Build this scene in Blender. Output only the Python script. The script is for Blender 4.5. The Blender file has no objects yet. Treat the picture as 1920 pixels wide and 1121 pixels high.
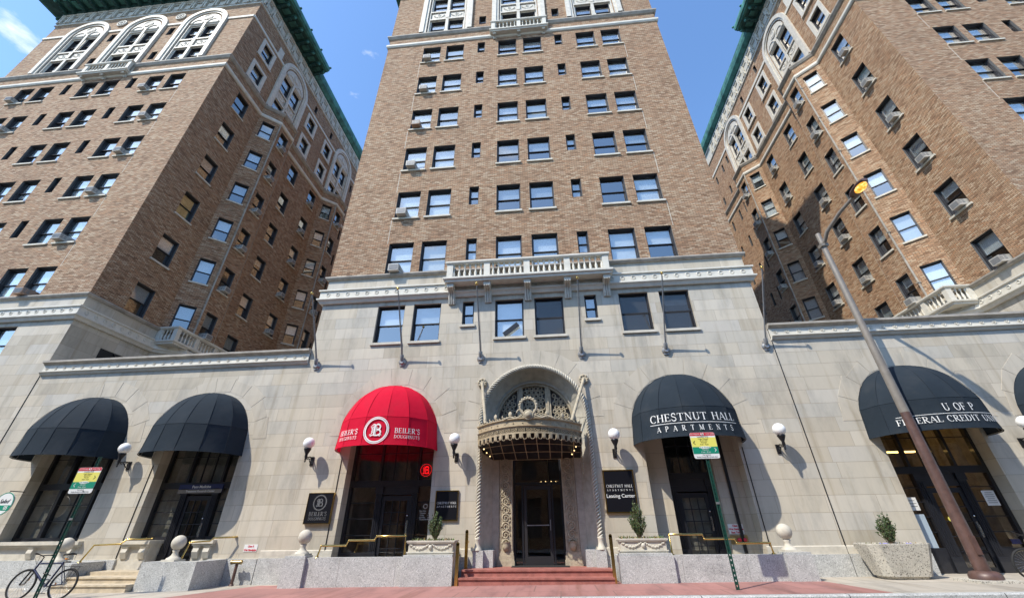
import bpy, bmesh, math, random
from mathutils import Vector, Matrix
R_ = math.radians
PI = math.pi
rnd = random.Random(7)
scene = bpy.context.scene
C = scene.collection

# ------------------------------------------------------------------ camera
cam_d = bpy.data.cameras.new("camera")
cam = bpy.data.objects.new("camera", cam_d); C.objects.link(cam)
cam_d.sensor_width = 36.0
cam_d.lens = 769.042/1920*36
cam_d.shift_y = -(560.5-531.556)/1920
cam_d.clip_start = 0.05; cam_d.clip_end = 5000
def cam_matrix(pitch, yaw, roll, loc):
    f = Vector((-math.sin(yaw)*math.cos(pitch), math.cos(yaw)*math.cos(pitch), math.sin(pitch)))
    r = Vector((math.cos(yaw), math.sin(yaw), 0)); u = r.cross(f)
    c, s = math.cos(roll), math.sin(roll)
    r2 = c*r+s*u; u2 = -s*r+c*u
    m = Matrix((r2, u2, -f)).transposed().to_4x4(); m.translation = loc
    return m
cam.matrix_world = cam_matrix(R_(30.858), R_(5.06), R_(-0.70), Vector((0, -14.749, 1.5)))
scene.camera = cam

# ------------------------------------------------------------------ sun + sky
SUN = Vector((-.97, -1.0, 1.66)).normalized()      # towards the sun
sun_d = bpy.data.lights.new("sun", 'SUN'); sun_d.energy = 4.1; sun_d.angle = R_(0.5); sun_d.color = (1.0, 0.925, 0.80)
sun = bpy.data.objects.new("sun", sun_d); C.objects.link(sun)
sun.rotation_euler = SUN.to_track_quat('Z', 'Y').to_euler(); sun.location = (0, -30, 60)
world = bpy.data.worlds.new("World"); scene.world = world; world.use_nodes = True
wn = world.node_tree; wn.nodes.clear()
wo = wn.nodes.new('ShaderNodeOutputWorld'); wb = wn.nodes.new('ShaderNodeBackground')
sky = wn.nodes.new('ShaderNodeTexSky'); sky.sky_type = 'NISHITA'; sky.sun_disc = False
sky.sun_elevation = math.asin(SUN.z); sky.sun_rotation = math.atan2(SUN.x, SUN.y)
sky.altitude = 0; sky.air_density = 1.0; sky.dust_density = 0.6; sky.ozone_density = 3.0
wb.inputs[1].default_value = 0.13
tc = wn.nodes.new('ShaderNodeTexCoord')
mp = wn.nodes.new('ShaderNodeMapping'); mp.inputs['Scale'].default_value = (2.2, 2.2, 6.5); mp.inputs['Location'].default_value = (9.5, 0.5, 4.2)
nz = wn.nodes.new('ShaderNodeTexNoise'); nz.inputs['Scale'].default_value = 2.0; nz.inputs['Detail'].default_value = 7; nz.inputs['Roughness'].default_value = 0.6
cr = wn.nodes.new('ShaderNodeValToRGB'); cr.color_ramp.elements[0].position = 0.60; cr.color_ramp.elements[0].color = (0,0,0,1); cr.color_ramp.elements[1].position = 0.76; cr.color_ramp.elements[1].color = (.9,.9,.9,1)
mx = wn.nodes.new('ShaderNodeMix'); mx.data_type = 'RGBA'; mx.inputs['B'].default_value = (8.2, 8.4, 8.8, 1)
tint = wn.nodes.new('ShaderNodeMix'); tint.data_type = 'RGBA'; tint.blend_type = 'MULTIPLY'; tint.inputs['Factor'].default_value = 1.0; tint.inputs['B'].default_value = (1.42, 1.70, 1.90, 1)
wn.links.new(tc.outputs['Generated'], mp.inputs[0]); wn.links.new(mp.outputs[0], nz.inputs['Vector'])
wn.links.new(nz.outputs[0], cr.inputs[0]); wn.links.new(cr.outputs[0], mx.inputs['Factor'])
wn.links.new(sky.outputs[0], tint.inputs['A']); wn.links.new(tint.outputs['Result'], mx.inputs['A'])
wn.links.new(mx.outputs['Result'], wb.inputs[0]); wn.links.new(wb.outputs[0], wo.inputs[0])
scene.view_settings.view_transform = 'Standard'; scene.view_settings.look = 'None'
scene.view_settings.exposure = 0.47; scene.view_settings.gamma = 1.0
scene.render.engine = 'CYCLES'
scene.cycles.max_bounces = 6; scene.cycles.transparent_max_bounces = 12
scene.cycles.diffuse_bounces = 3; scene.cycles.glossy_bounces = 3

# ------------------------------------------------------------------ materials
MATS = {}
def new_mat(name):
    m = bpy.data.materials.new(name); m.use_nodes = True
    b = m.node_tree.nodes['Principled BSDF']; MATS[name] = m
    return m, m.node_tree, b
def N(nt, t, **k):
    n = nt.nodes.new(t)
    for a, v in k.items():
        if a.startswith('_'): setattr(n, a[1:], v)
        else: n.inputs[a.replace('__', ' ')].default_value = v
    return n
def ramp(nt, stops, interp='LINEAR'):
    n = nt.nodes.new('ShaderNodeValToRGB'); cr = n.color_ramp; cr.interpolation = interp
    cr.elements[0].position = stops[0][0]; cr.elements[0].color = (*stops[0][1], 1)
    cr.elements[1].position = stops[-1][0]; cr.elements[1].color = (*stops[-1][1], 1)
    for p, c in stops[1:-1]:
        e = cr.elements.new(p); e.color = (*c, 1)
    return n
def simple(name, col, rough=.6, metal=0, spec=.5, noise=0.0, nscale=8, bump=0.0, bscale=40, coat=0, emit=None, estr=0):
    m, nt, b = new_mat(name)
    b.inputs['Base Color'].default_value = (*col, 1); b.inputs['Roughness'].default_value = rough
    b.inputs['Metallic'].default_value = metal; b.inputs['Specular IOR Level'].default_value = spec
    b.inputs['Coat Weight'].default_value = coat
    tcn = nt.nodes.new('ShaderNodeTexCoord')
    if noise:
        n = N(nt, 'ShaderNodeTexNoise', Scale=nscale, Detail=6, Roughness=.65); nt.links.new(tcn.outputs['Object'], n.inputs['Vector'])
        r = ramp(nt, [(.3, tuple(c*(1-noise) for c in col)), (.5, col), (.72, tuple(min(1, c*(1+noise)) for c in col))])
        nt.links.new(n.outputs[0], r.inputs[0]); nt.links.new(r.outputs[0], b.inputs['Base Color'])
    if bump:
        n2 = N(nt, 'ShaderNodeTexNoise', Scale=bscale, Detail=4); nt.links.new(tcn.outputs['Object'], n2.inputs['Vector'])
        bp = N(nt, 'ShaderNodeBump', Strength=bump, Distance=.02); nt.links.new(n2.outputs[0], bp.inputs['Height']); nt.links.new(bp.outputs[0], b.inputs['Normal'])
    if emit:
        b.inputs['Emission Color'].default_value = (*emit, 1); b.inputs['Emission Strength'].default_value = estr
    return m

def brick_mat():
    m, nt, b = new_mat('brick')
    uv = nt.nodes.new('ShaderNodeUVMap'); uv.uv_map = 'UVMap'
    bt = N(nt, 'ShaderNodeTexBrick', Color1=(0,0,0,1), Color2=(1,1,1,1), Mortar=(.5,.5,.5,1), Scale=1.0, Mortar__Size=.0105, Mortar__Smooth=.1, Bias=0.0, Brick__Width=.235, Row__Height=.068)
    bt.offset = .5; nt.links.new(uv.outputs[0], bt.inputs['Vector'])
    r = ramp(nt, [(0, (.20,.11,.058)), (.12, (.29,.163,.09)), (.32, (.37,.235,.14)), (.5, (.42,.284,.178)), (.64, (.43,.238,.128)), (.82, (.47,.34,.22)), (1, (.54,.415,.285))])
    nt.links.new(bt.outputs['Color'], r.inputs[0])
    n = N(nt, 'ShaderNodeTexNoise', Scale=.35, Detail=8, Roughness=.7); nt.links.new(uv.outputs[0], n.inputs['Vector'])
    rr = ramp(nt, [(.3, (.76,.72,.68)), (.5, (.97,.95,.93)), (.72, (1.10,1.08,1.04))]); nt.links.new(n.outputs[0], rr.inputs[0])
    mu = N(nt, 'ShaderNodeMix', _data_type='RGBA', _blend_type='MULTIPLY', Factor=1.0); nt.links.new(r.outputs[0], mu.inputs['A']); nt.links.new(rr.outputs[0], mu.inputs['B'])
    # clumps of redder and paler bricks, and patches of later repair
    mc = N(nt, 'ShaderNodeMapping'); mc.inputs['Scale'].default_value = (2.2, 7.5, 1); nt.links.new(uv.outputs[0], mc.inputs[0])
    nc = N(nt, 'ShaderNodeTexNoise', Scale=1.0, Detail=4, Roughness=.75); nt.links.new(mc.outputs[0], nc.inputs['Vector'])
    rc = ramp(nt, [(.30, (.84,.66,.52)), (.44, (.95,.90,.84)), (.56, (1,1,1)), (.72, (1.22,1.20,1.16))]); nt.links.new(nc.outputs[0], rc.inputs[0])
    mu3 = N(nt, 'ShaderNodeMix', _data_type='RGBA', _blend_type='MULTIPLY', Factor=.42); nt.links.new(mu.outputs['Result'], mu3.inputs['A']); nt.links.new(rc.outputs[0], mu3.inputs['B']); mu = mu3
    mst = N(nt, 'ShaderNodeMapping'); mst.inputs['Scale'].default_value = (2.2, .12, 1); nt.links.new(uv.outputs[0], mst.inputs[0])
    nst = N(nt, 'ShaderNodeTexNoise', Scale=1.0, Detail=5, Roughness=.6); nt.links.new(mst.outputs[0], nst.inputs['Vector'])
    rst = ramp(nt, [(.58, (1,1,1)), (.75, (.78,.74,.70))]); nt.links.new(nst.outputs[0], rst.inputs[0])
    mu4 = N(nt, 'ShaderNodeMix', _data_type='RGBA', _blend_type='MULTIPLY', Factor=.8); nt.links.new(mu.outputs['Result'], mu4.inputs['A']); nt.links.new(rst.outputs[0], mu4.inputs['B']); mu = mu4
    mm = N(nt, 'ShaderNodeMix', _data_type='RGBA'); mm.inputs['B'].default_value = (.135,.088,.053,1)  # brown joint colour, darkened to stand in for shadow in the raked joints
    nt.links.new(bt.outputs['Fac'], mm.inputs['Factor']); nt.links.new(mu.outputs['Result'], mm.inputs['A'])
    nt.links.new(mm.outputs['Result'], b.inputs['Base Color']); b.inputs['Roughness'].default_value = .85
    # bricks stand proud of the joints, each with a rough face
    n3 = N(nt, 'ShaderNodeTexNoise', Scale=28, Detail=3); nt.links.new(uv.outputs[0], n3.inputs['Vector'])
    s1 = N(nt, 'ShaderNodeMath', _operation='MULTIPLY'); s1.inputs[1].default_value = .35; nt.links.new(n3.outputs[0], s1.inputs[0])
    s2 = N(nt, 'ShaderNodeMath', _operation='SUBTRACT'); nt.links.new(s1.outputs[0], s2.inputs[0]); nt.links.new(bt.outputs['Fac'], s2.inputs[1])
    bp = N(nt, 'ShaderNodeBump', Strength=.7, Distance=.012); nt.links.new(s2.outputs[0], bp.inputs['Height']); nt.links.new(bp.outputs[0], b.inputs['Normal'])
brick_mat()

def ashlar(name, w, h, stops, mortar, msize=.006, stain=.65):
    m, nt, b = new_mat(name)
    uv = nt.nodes.new('ShaderNodeUVMap'); uv.uv_map = 'UVMap'
    dn = N(nt, 'ShaderNodeTexNoise', Scale=.9, Detail=2); nt.links.new(uv.outputs[0], dn.inputs['Vector'])
    bt = N(nt, 'ShaderNodeTexBrick', Color1=(0,0,0,1), Color2=(1,1,1,1), Mortar=(.5,.5,.5,1), Scale=1.0, Mortar__Size=msize, Mortar__Smooth=.1, Bias=0.0, Brick__Width=w, Row__Height=h)
    bt.offset = .42; bt.offset_frequency = 2; bt.squash = .8; bt.squash_frequency = 3
    nt.links.new(uv.outputs[0], bt.inputs['Vector'])
    r = ramp(nt, stops); nt.links.new(bt.outputs['Color'], r.inputs[0])
    n = N(nt, 'ShaderNodeTexNoise', Scale=1.0, Detail=9, Roughness=.68)
    mpn = N(nt, 'ShaderNodeMapping'); mpn.inputs['Scale'].default_value = (1.5, .45, 1); nt.links.new(uv.outputs[0], mpn.inputs[0]); nt.links.new(mpn.outputs[0], n.inputs['Vector'])
    rr = ramp(nt, [(.32, (1-.42*stain, 1-.41*stain, 1-.40*stain)), (.5, (.98,.975,.965)), (.7, (1.06,1.05,1.03))]); nt.links.new(n.outputs[0], rr.inputs[0])
    mu = N(nt, 'ShaderNodeMix', _data_type='RGBA', _blend_type='MULTIPLY', Factor=1.0); nt.links.new(r.outputs[0], mu.inputs['A']); nt.links.new(rr.outputs[0], mu.inputs['B'])
    # vertical rain streaks
    ms = N(nt, 'ShaderNodeMapping'); ms.inputs['Scale'].default_value = (3.2, .16, 1); nt.links.new(uv.outputs[0], ms.inputs[0])
    ns = N(nt, 'ShaderNodeTexNoise', Scale=1.0, Detail=7, Roughness=.6); nt.links.new(ms.outputs[0], ns.inputs['Vector'])
    rs = ramp(nt, [(.53, (1,1,1)), (.72, (.68,.63,.55))]); nt.links.new(ns.outputs[0], rs.inputs[0])
    mu2 = N(nt, 'ShaderNodeMix', _data_type='RGBA', _blend_type='MULTIPLY', Factor=stain); nt.links.new(mu.outputs['Result'], mu2.inputs['A']); nt.links.new(rs.outputs[0], mu2.inputs['B'])
    mm = N(nt, 'ShaderNodeMix', _data_type='RGBA'); mm.inputs['B'].default_value = (*mortar, 1)
    nt.links.new(bt.outputs['Fac'], mm.inputs['Factor']); nt.links.new(mu2.outputs['Result'], mm.inputs['A'])
    nt.links.new(mm.outputs['Result'], b.inputs['Base Color']); b.inputs['Roughness'].default_value = .8
    n3 = N(nt, 'ShaderNodeTexNoise', Scale=22, Detail=5); nt.links.new(uv.outputs[0], n3.inputs['Vector'])
    s1 = N(nt, 'ShaderNodeMath', _operation='MULTIPLY'); s1.inputs[1].default_value = .25; nt.links.new(n3.outputs[0], s1.inputs[0])
    s2 = N(nt, 'ShaderNodeMath', _operation='SUBTRACT'); nt.links.new(s1.outputs[0], s2.inputs[0]); nt.links.new(bt.outputs['Fac'], s2.inputs[1])
    bp = N(nt, 'ShaderNodeBump', Strength=.4, Distance=.01); nt.links.new(s2.outputs[0], bp.inputs['Height']); nt.links.new(bp.outputs[0], b.inputs['Normal'])
    return m
ashlar('limestone', 1.45, .455, [(0,(.425,.382,.303)), (.2,(.475,.425,.34)), (.4,(.50,.455,.37)), (.55,(.46,.433,.372)), (.7,(.52,.463,.365)), (.85,(.545,.50,.415)), (1,(.48,.452,.395))], (.33,.285,.225))

def speckle(name, base, specks, scale=220, rough=.6, bump=.2, patch=.15):
    m, nt, b = new_mat(name)
    tcn = nt.nodes.new('ShaderNodeTexCoord')
    v = N(nt, 'ShaderNodeTexVoronoi', Scale=scale); nt.links.new(tcn.outputs['Object'], v.inputs['Vector'])
    sx = nt.nodes.new('ShaderNodeSeparateColor'); nt.links.new(v.outputs['Color'], sx.inputs[0])
    r = ramp(nt, [(0, specks[0]), (.25, base), (.75, base), (1, specks[1])]); nt.links.new(sx.outputs[0], r.inputs[0])
    n = N(nt, 'ShaderNodeTexNoise', Scale=2.5, Detail=8, Roughness=.7); nt.links.new(tcn.outputs['Object'], n.inputs['Vector'])
    rr = ramp(nt, [(.3, (1-patch*1.6,)*3), (.5, (1,1,1)), (.7, (1+patch*.5,)*3)]); nt.links.new(n.outputs[0], rr.inputs[0])
    mu = N(nt, 'ShaderNodeMix', _data_type='RGBA', _blend_type='MULTIPLY', Factor=1.0); nt.links.new(r.outputs[0], mu.inputs['A']); nt.links.new(rr.outputs[0], mu.inputs['B'])
    nt.links.new(mu.outputs['Result'], b.inputs['Base Color']); b.inputs['Roughness'].default_value = rough
    bp = N(nt, 'ShaderNodeBump', Strength=bump, Distance=.01); nt.links.new(sx.outputs[0], bp.inputs['Height']); nt.links.new(bp.outputs[0], b.inputs['Normal'])
speckle('granite', (.43,.435,.42), ((.24,.245,.24),(.62,.62,.60)), 60, .55)
speckle('aggregate', (.50,.47,.40), ((.15,.14,.12),(.62,.58,.50)), 45, .9, .8)
speckle('asphalt', (.055,.055,.058), ((.03,.03,.03),(.11,.11,.11)), 120, .9, .5, .3)
def paving(name, base, w, h, mortar, var=.1):
    m = ashlar(name, w, h, [(0, tuple(c*(1-var) for c in base)), (.5, base), (1, tuple(c*(1+var) for c in base))], mortar, .016, .9)
paving('sidewalk', (.41,.37,.31), 1.5, 1.5, (.2,.18,.15))
paving('red_paving', (.34,.165,.145), 1.55, 1.2, (.22,.12,.10), .08)
simple('red_stone', (.33,.125,.10), .6, noise=.3, nscale=5, bump=.2)
simple('tan_stone', (.50,.42,.30), .85, noise=.25, nscale=4, bump=.35, bscale=30)
simple('trim_stone', (.52,.485,.405), .8, noise=.2, nscale=3, bump=.15)
simple('white_trim', (.60,.57,.49), .7, noise=.12, nscale=3, bump=.1)
simple('cap_stone', (.33,.30,.255), .8, noise=.3, nscale=2.5, bump=.2)
simple('carved_stone', (.40,.345,.25), .85, noise=.25, nscale=7, bump=.5, bscale=26)
simple('panel_stone', (.42,.39,.32), .85, noise=.2, nscale=4, bump=.2)
simple('cream_terracotta', (.58,.54,.46), .6, noise=.18, nscale=4, bump=.15)
simple('canopy_metal', (.36,.285,.18), .5, noise=.28, nscale=9, bump=.2)
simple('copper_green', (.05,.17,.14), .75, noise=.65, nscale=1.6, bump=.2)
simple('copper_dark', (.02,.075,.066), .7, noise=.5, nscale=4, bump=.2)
simple('black_metal', (.012,.012,.014), .35, noise=.2, nscale=6)
simple('frame_metal', (.022,.021,.024), .45)
simple('jamb_metal', (.10,.10,.098), .55, noise=.15)
simple('door_paint', (.016,.017,.022), .3, coat=.5)
simple('brass', (.62,.44,.15), .22, metal=1, noise=.15, nscale=10)
simple('dull_brass', (.42,.32,.16), .35, metal=.9, noise=.2)
simple('globe_glass', (.86,.86,.84), .18, coat=.4)
def fabric(name, col, trans, fade):
    m, nt, b = new_mat(name); o = nt.nodes['Material Output']
    tcn = nt.nodes.new('ShaderNodeTexCoord'); n = N(nt, 'ShaderNodeTexNoise', Scale=1.6, Detail=6, Roughness=.6); nt.links.new(tcn.outputs['Object'], n.inputs['Vector'])
    r = ramp(nt, [(.3, col), (.5, tuple(c*1.1 for c in col)), (.75, tuple(c*(1-fade)+.12*fade for c in col))]); nt.links.new(n.outputs[0], r.inputs[0])
    nt.links.new(r.outputs[0], b.inputs['Base Color']); b.inputs['Roughness'].default_value = .85; b.inputs['Specular IOR Level'].default_value = .18
    n2 = N(nt, 'ShaderNodeTexNoise', Scale=5, Detail=3); nt.links.new(tcn.outputs['Object'], n2.inputs['Vector']); bp = N(nt, 'ShaderNodeBump', Strength=.35, Distance=.03); nt.links.new(n2.outputs[0], bp.inputs['Height']); nt.links.new(bp.outputs[0], b.inputs['Normal'])
    t = nt.nodes.new('ShaderNodeBsdfTranslucent'); nt.links.new(r.outputs[0], t.inputs[0]); x = nt.nodes.new('ShaderNodeMixShader'); x.inputs[0].default_value = trans
    nt.links.new(b.outputs[0], x.inputs[1]); nt.links.new(t.outputs[0], x.inputs[2]); nt.links.new(x.outputs[0], o.inputs[0])
fabric('fabric_black', (.017,.025,.034), .05, .12)
fabric('fabric_red', (.60,.006,.034), .22, .06)
simple('white_paint', (.70,.70,.68), .5)
simple('red_print', (.55,.03,.05), .5)
simple('yellow_print', (.72,.66,.13), .5)
simple('green_print', (.0,.22,.13), .5)
simple('blue_print', (.015,.02,.09), .5)
simple('black_print', (.01,.01,.01), .5)
simple('navy_panel', (.007,.007,.010), .35, spec=.3)
simple('steel_paint', (.19,.168,.142), .55, metal=.0, noise=.15, nscale=6)
simple('pole_brown', (.095,.052,.042), .45, noise=.35, nscale=5)
simple('green_metal', (.008,.055,.04), .4, noise=.2)
simple('galvanised', (.30,.30,.30), .45, metal=.6, noise=.2)
simple('ac_casing', (.45,.43,.385), .55, noise=.08)
simple('ac_rust', (.34,.22,.15), .7, noise=.4, nscale=14)
simple('ac_grille', (.20,.20,.20), .6)
simple('soil', (.10,.06,.035), .95, noise=.4, nscale=30, bump=.6)
simple('leaf', (.045,.085,.028), .55, noise=.4, nscale=12)
simple('leaf_light', (.11,.15,.045), .55, noise=.3, nscale=12)
simple('dry_leaf', (.30,.20,.08), .8, noise=.4, nscale=20)
simple('flower', (.22,.20,.60), .6)
simple('wood_stem', (.10,.07,.04), .85)
simple('rubber', (.015,.015,.015), .8)
simple('bike_blue', (.006,.01,.05), .3, coat=.5)
simple('bike_cream', (.55,.50,.36), .4, coat=.3)
simple('chrome', (.7,.7,.7), .18, metal=1)
simple('orange_plastic', (.8,.28,.03), .4)
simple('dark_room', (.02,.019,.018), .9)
simple('shop_room', (.26,.22,.18), .9, noise=.6, nscale=1.3)
simple('wood_room', (.075,.03,.02), .8, noise=.4, nscale=2)
simple('warm_light', (1,.7,.3), .5, emit=(1,.62,.2), estr=4.0)
simple('bulb_light', (1,.85,.5), .5, emit=(1,.68,.30), estr=1.8)
simple('neon_red', (1,.05,.05), .5, emit=(1,.01,.02), estr=.5)
m, nt, b = new_mat('sodium_light'); tcn = nt.nodes.new('ShaderNodeTexCoord'); n = N(nt, 'ShaderNodeTexNoise', Scale=9, Detail=3); nt.links.new(tcn.outputs['Object'], n.inputs['Vector'])
r = ramp(nt, [(.35, (.75,.20,.01)), (.52, (1,.46,.05)), (.68, (1,.86,.45))]); nt.links.new(n.outputs[0], r.inputs[0]); nt.links.new(r.outputs[0], b.inputs['Emission Color']); b.inputs['Emission Strength'].default_value = 1.1; b.inputs['Base Color'].default_value = (.3,.15,.03,1); b.inputs['Roughness'].default_value = .15
simple('blind_white', (.90,.90,.88), .75)
simple('blind_grey', (.50,.53,.54), .75)
simple('curtain_cream', (.66,.62,.52), .9, noise=.15, nscale=20)
simple('curtain_green', (.13,.20,.05), .9)
simple('poster_blue', (.35,.43,.50), .5)
def glass(name, tintc, refl):
    m, nt, b = new_mat(name); nt.nodes.remove(b)
    o = nt.nodes['Material Output']
    t = N(nt, 'ShaderNodeBsdfTransparent', Color=(*tintc, 1)); g = N(nt, 'ShaderNodeBsdfGlossy', Roughness=.02, Color=(1,.95,.88,1))
    lw = N(nt, 'ShaderNodeLayerWeight', Blend=.5)
    pw = N(nt, 'ShaderNodeMath', _operation='POWER'); pw.inputs[1].default_value = 2.5; nt.links.new(lw.outputs['Facing'], pw.inputs[0])
    a = N(nt, 'ShaderNodeMath', _operation='MULTIPLY_ADD'); a.inputs[1].default_value = .9; a.inputs[2].default_value = refl
    tcn = nt.nodes.new('ShaderNodeTexCoord'); nn = N(nt, 'ShaderNodeTexNoise', Scale=1.3, Detail=1); nt.links.new(tcn.outputs['Object'], nn.inputs['Vector'])
    bp = N(nt, 'ShaderNodeBump', Strength=.05, Distance=.05); nt.links.new(nn.outputs[0], bp.inputs['Height']); nt.links.new(bp.outputs[0], g.inputs['Normal'])
    nt.links.new(pw.outputs[0], a.inputs[0]); x = nt.nodes.new('ShaderNodeMixShader')
    nt.links.new(a.outputs[0], x.inputs[0]); nt.links.new(t.outputs[0], x.inputs[1]); nt.links.new(g.outputs[0], x.inputs[2]); nt.links.new(x.outputs[0], o.inputs[0])
glass('glass', (.88,.94,.97), .30)
glass('shop_glass', (.78,.80,.80), .13)

m, nt, b = new_mat('screen'); o = nt.nodes['Material Output']; b.inputs['Base Color'].default_value = (.05,.052,.055,1); b.inputs['Roughness'].default_value = .9; b.inputs['Specular IOR Level'].default_value = .1
t = nt.nodes.new('ShaderNodeBsdfTransparent'); x = nt.nodes.new('ShaderNodeMixShader'); x.inputs[0].default_value = .55; nt.links.new(t.outputs[0], x.inputs[1]); nt.links.new(b.outputs[0], x.inputs[2]); nt.links.new(x.outputs[0], o.inputs[0])

# ------------------------------------------------------------------ mesh helpers
class MB:
    def __init__(self): self.v = []; self.f = []; self.m = []; self.sm = []
    def face(self, pts, m=0, smooth=False):
        i = len(self.v); self.v += [tuple(p) for p in pts]; self.f.append(tuple(range(i, i+len(pts)))); self.m.append(m); self.sm.append(smooth)
    def grid(self, rows, m=0, smooth=True, closed=False):
        i = len(self.v); nr = len(rows); nc = len(rows[0])
        for r in rows: self.v += [tuple(p) for p in r]
        for a in range(nr-1):
            for b in range(nc if closed else nc-1):
                b2 = (b+1) % nc
                self.f.append((i+a*nc+b, i+a*nc+b2, i+(a+1)*nc+b2, i+(a+1)*nc+b)); self.m.append(m); self.sm.append(smooth)
    def box(self, x0, x1, y0, y1, z0, z1, m=0, M=None):
        p = [Vector((x, y, z)) for z in (z0, z1) for y in (y0, y1) for x in (x0, x1)]
        if M: p = [M @ q for q in p]
        i = len(self.v); self.v += [tuple(q) for q in p]
        for f in ((0,2,3,1),(4,5,7,6),(0,1,5,4),(2,6,7,3),(0,4,6,2),(1,3,7,5)):
            self.f.append(tuple(i+k for k in f)); self.m.append(m); self.sm.append(False)
    def tube(self, pts, r, n=8, m=0, caps=True, smooth=True):
        pts = [Vector(p) for p in pts]; rs = r if isinstance(r, (list, tuple)) else [r]*len(pts)
        rows = []; up = None
        for k, p in enumerate(pts):
            d = (pts[min(k+1, len(pts)-1)]-pts[max(k-1, 0)])
            if d.length < 1e-9: d = Vector((0,0,1))
            d.normalize()
            if up is None: up = Vector((0,0,1)) if abs(d.z) < .9 else Vector((1,0,0))
            a = d.cross(up)
            if a.length < 1e-6: a = d.cross(Vector((0,1,0)))
            a.normalize(); b = a.cross(d); up = b
            rows.append([p + rs[k]*(math.cos(t)*a+math.sin(t)*b) for t in [2*PI*j/n for j in range(n)]])
        self.grid(rows, m, smooth, closed=True)
        if caps:
            self.face(rows[0][::-1], m); self.face(rows[-1], m)
    def lathe(self, prof, n=16, m=0, c=(0,0,0), smooth=True, M=None):
        rows = []
        for r, z in prof:
            row = [Vector((c[0]+r*math.cos(2*PI*j/n), c[1]+r*math.sin(2*PI*j/n), c[2]+z)) for j in range(n)]
            if M: row = [M @ q for q in row]
            rows.append(row)
        self.grid(rows, m, smooth, closed=True)
        if prof[0][0] > 1e-4: self.face(rows[0][::-1], m)
        if prof[-1][0] > 1e-4: self.face(rows[-1], m)
    def sphere(self, c, r, n=16, m=0, sz=1):
        self.lathe([(max(1e-5, r*math.sin(PI*k/n)), -r*sz*math.cos(PI*k/n)) for k in range(n+1)], 2*n, m, c)
    def prism(self, poly, y0, y1, m=0):     # poly in x,z; extruded in y
        a = [(x, y0, z) for x, z in poly]; b = [(x, y1, z) for x, z in poly]
        self.face(a, m); self.face(b[::-1], m)
        for k in range(len(poly)):
            k2 = (k+1) % len(poly)
            self.face([a[k2], a[k], b[k], b[k2]], m)
    def torus(self, c, R, r, axis='y', n=24, k=8, m=0, sx=1, sz=1):
        rows = []
        for i in range(n+1):
            t = 2*PI*i/n; row = []
            for j in range(k):
                p = 2*PI*j/k; rr = R+r*math.cos(p); h = r*math.sin(p)
                if axis == 'y': row.append((c[0]+sx*rr*math.cos(t), c[1]+h, c[2]+sz*rr*math.sin(t)))
                elif axis == 'x': row.append((c[0]+h, c[1]+rr*math.cos(t), c[2]+rr*math.sin(t)))
                else: row.append((c[0]+rr*math.cos(t), c[1]+rr*math.sin(t), c[2]+h))
            rows.append(row)
        self.grid(rows, m, True, closed=True)
    def mesh(self, name, mats):
        me = bpy.data.meshes.new(name); me.from_pydata(self.v, [], self.f)
        for mm in mats: me.materials.append(MATS[mm])
        me.polygons.foreach_set('material_index', self.m); me.polygons.foreach_set('use_smooth', self.sm)
        me.update()
        uv = me.uv_layers.new(name='UVMap').data
        vs = me.vertices
        for p in me.polygons:
            n = p.normal
            if abs(n.z) > .75:
                for li in p.loop_indices:
                    co = vs[me.loops[li].vertex_index].co; uv[li].uv = (co.x, co.y)
            else:
                t = Vector((-n.y, n.x, 0)); t.normalize()
                if abs(t.x) > .999: t = Vector((1,0,0))
                for li in p.loop_indices:
                    co = vs[me.loops[li].vertex_index].co; uv[li].uv = (co.dot(t), co.z)
        return me
def wloc(o):
    l = Vector((0,0,0))
    while o: l += o.location; o = o.parent
    return l
def link(name, me, parent=None, loc=(0,0,0), rz=0):
    o = bpy.data.objects.new(name, me); C.objects.link(o); o.location = loc; o.rotation_euler = (0,0,rz)
    if parent: o.parent = parent
    return o
def part(name, mb, mats, parent=None, world=True):
    """mesh written in world coordinates under a (non rotated) parent empty"""
    if isinstance(mats, str): mats = [mats]
    me = mb.mesh(name, mats); o = link(name, me, parent)
    if parent and world:
        o.location = -wloc(parent)
    return o
def sub(name, mb, mats, parent):
    if isinstance(mats, str): mats = [mats]
    return link(name, mb.mesh(name, mats), parent)
def tag(o, label, cat, group=None, kind=None):
    if label: o['label'] = label; o['category'] = cat
    if group: o['group'] = group
    if kind: o['kind'] = kind
    return o
def thing(name, label, cat, loc=(0,0,0), rz=0, group=None):
    return tag(link(name, None, None, loc, rz), label, cat, group)
def copy_tree(o, parent=None):
    c = o.copy(); C.objects.link(c); c.parent = parent
    for ch in KIDS.get(o.name, [k for k in o.children]): copy_tree(ch, c)
    return c
KIDS = {}
def struct(name, mb, mats):
    o = part(name, mb, mats); o['kind'] = 'structure'; return o

# text: built-in font turned to mesh, lying in the x-z plane facing -y
def text_mesh(s, size, mats, align='CENTER', extrude=.002, bold=0, italic=0, space=1.0):
    cu = bpy.data.curves.new('t', 'FONT'); cu.body = s; cu.size = size; cu.align_x = align; cu.align_y = 'CENTER'
    cu.extrude = extrude; cu.offset = bold; cu.shear = italic; cu.space_character = space; cu.resolution_u = 3
    o = bpy.data.objects.new('t', cu); C.objects.link(o)
    dg = bpy.context.evaluated_depsgraph_get(); me = bpy.data.meshes.new_from_object(o.evaluated_get(dg))
    bpy.data.objects.remove(o); bpy.data.curves.remove(cu)
    me.transform(Matrix.Rotation(PI/2, 4, 'X'))
    me.materials.clear(); me.materials.append(MATS[mats])
    return me

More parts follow.
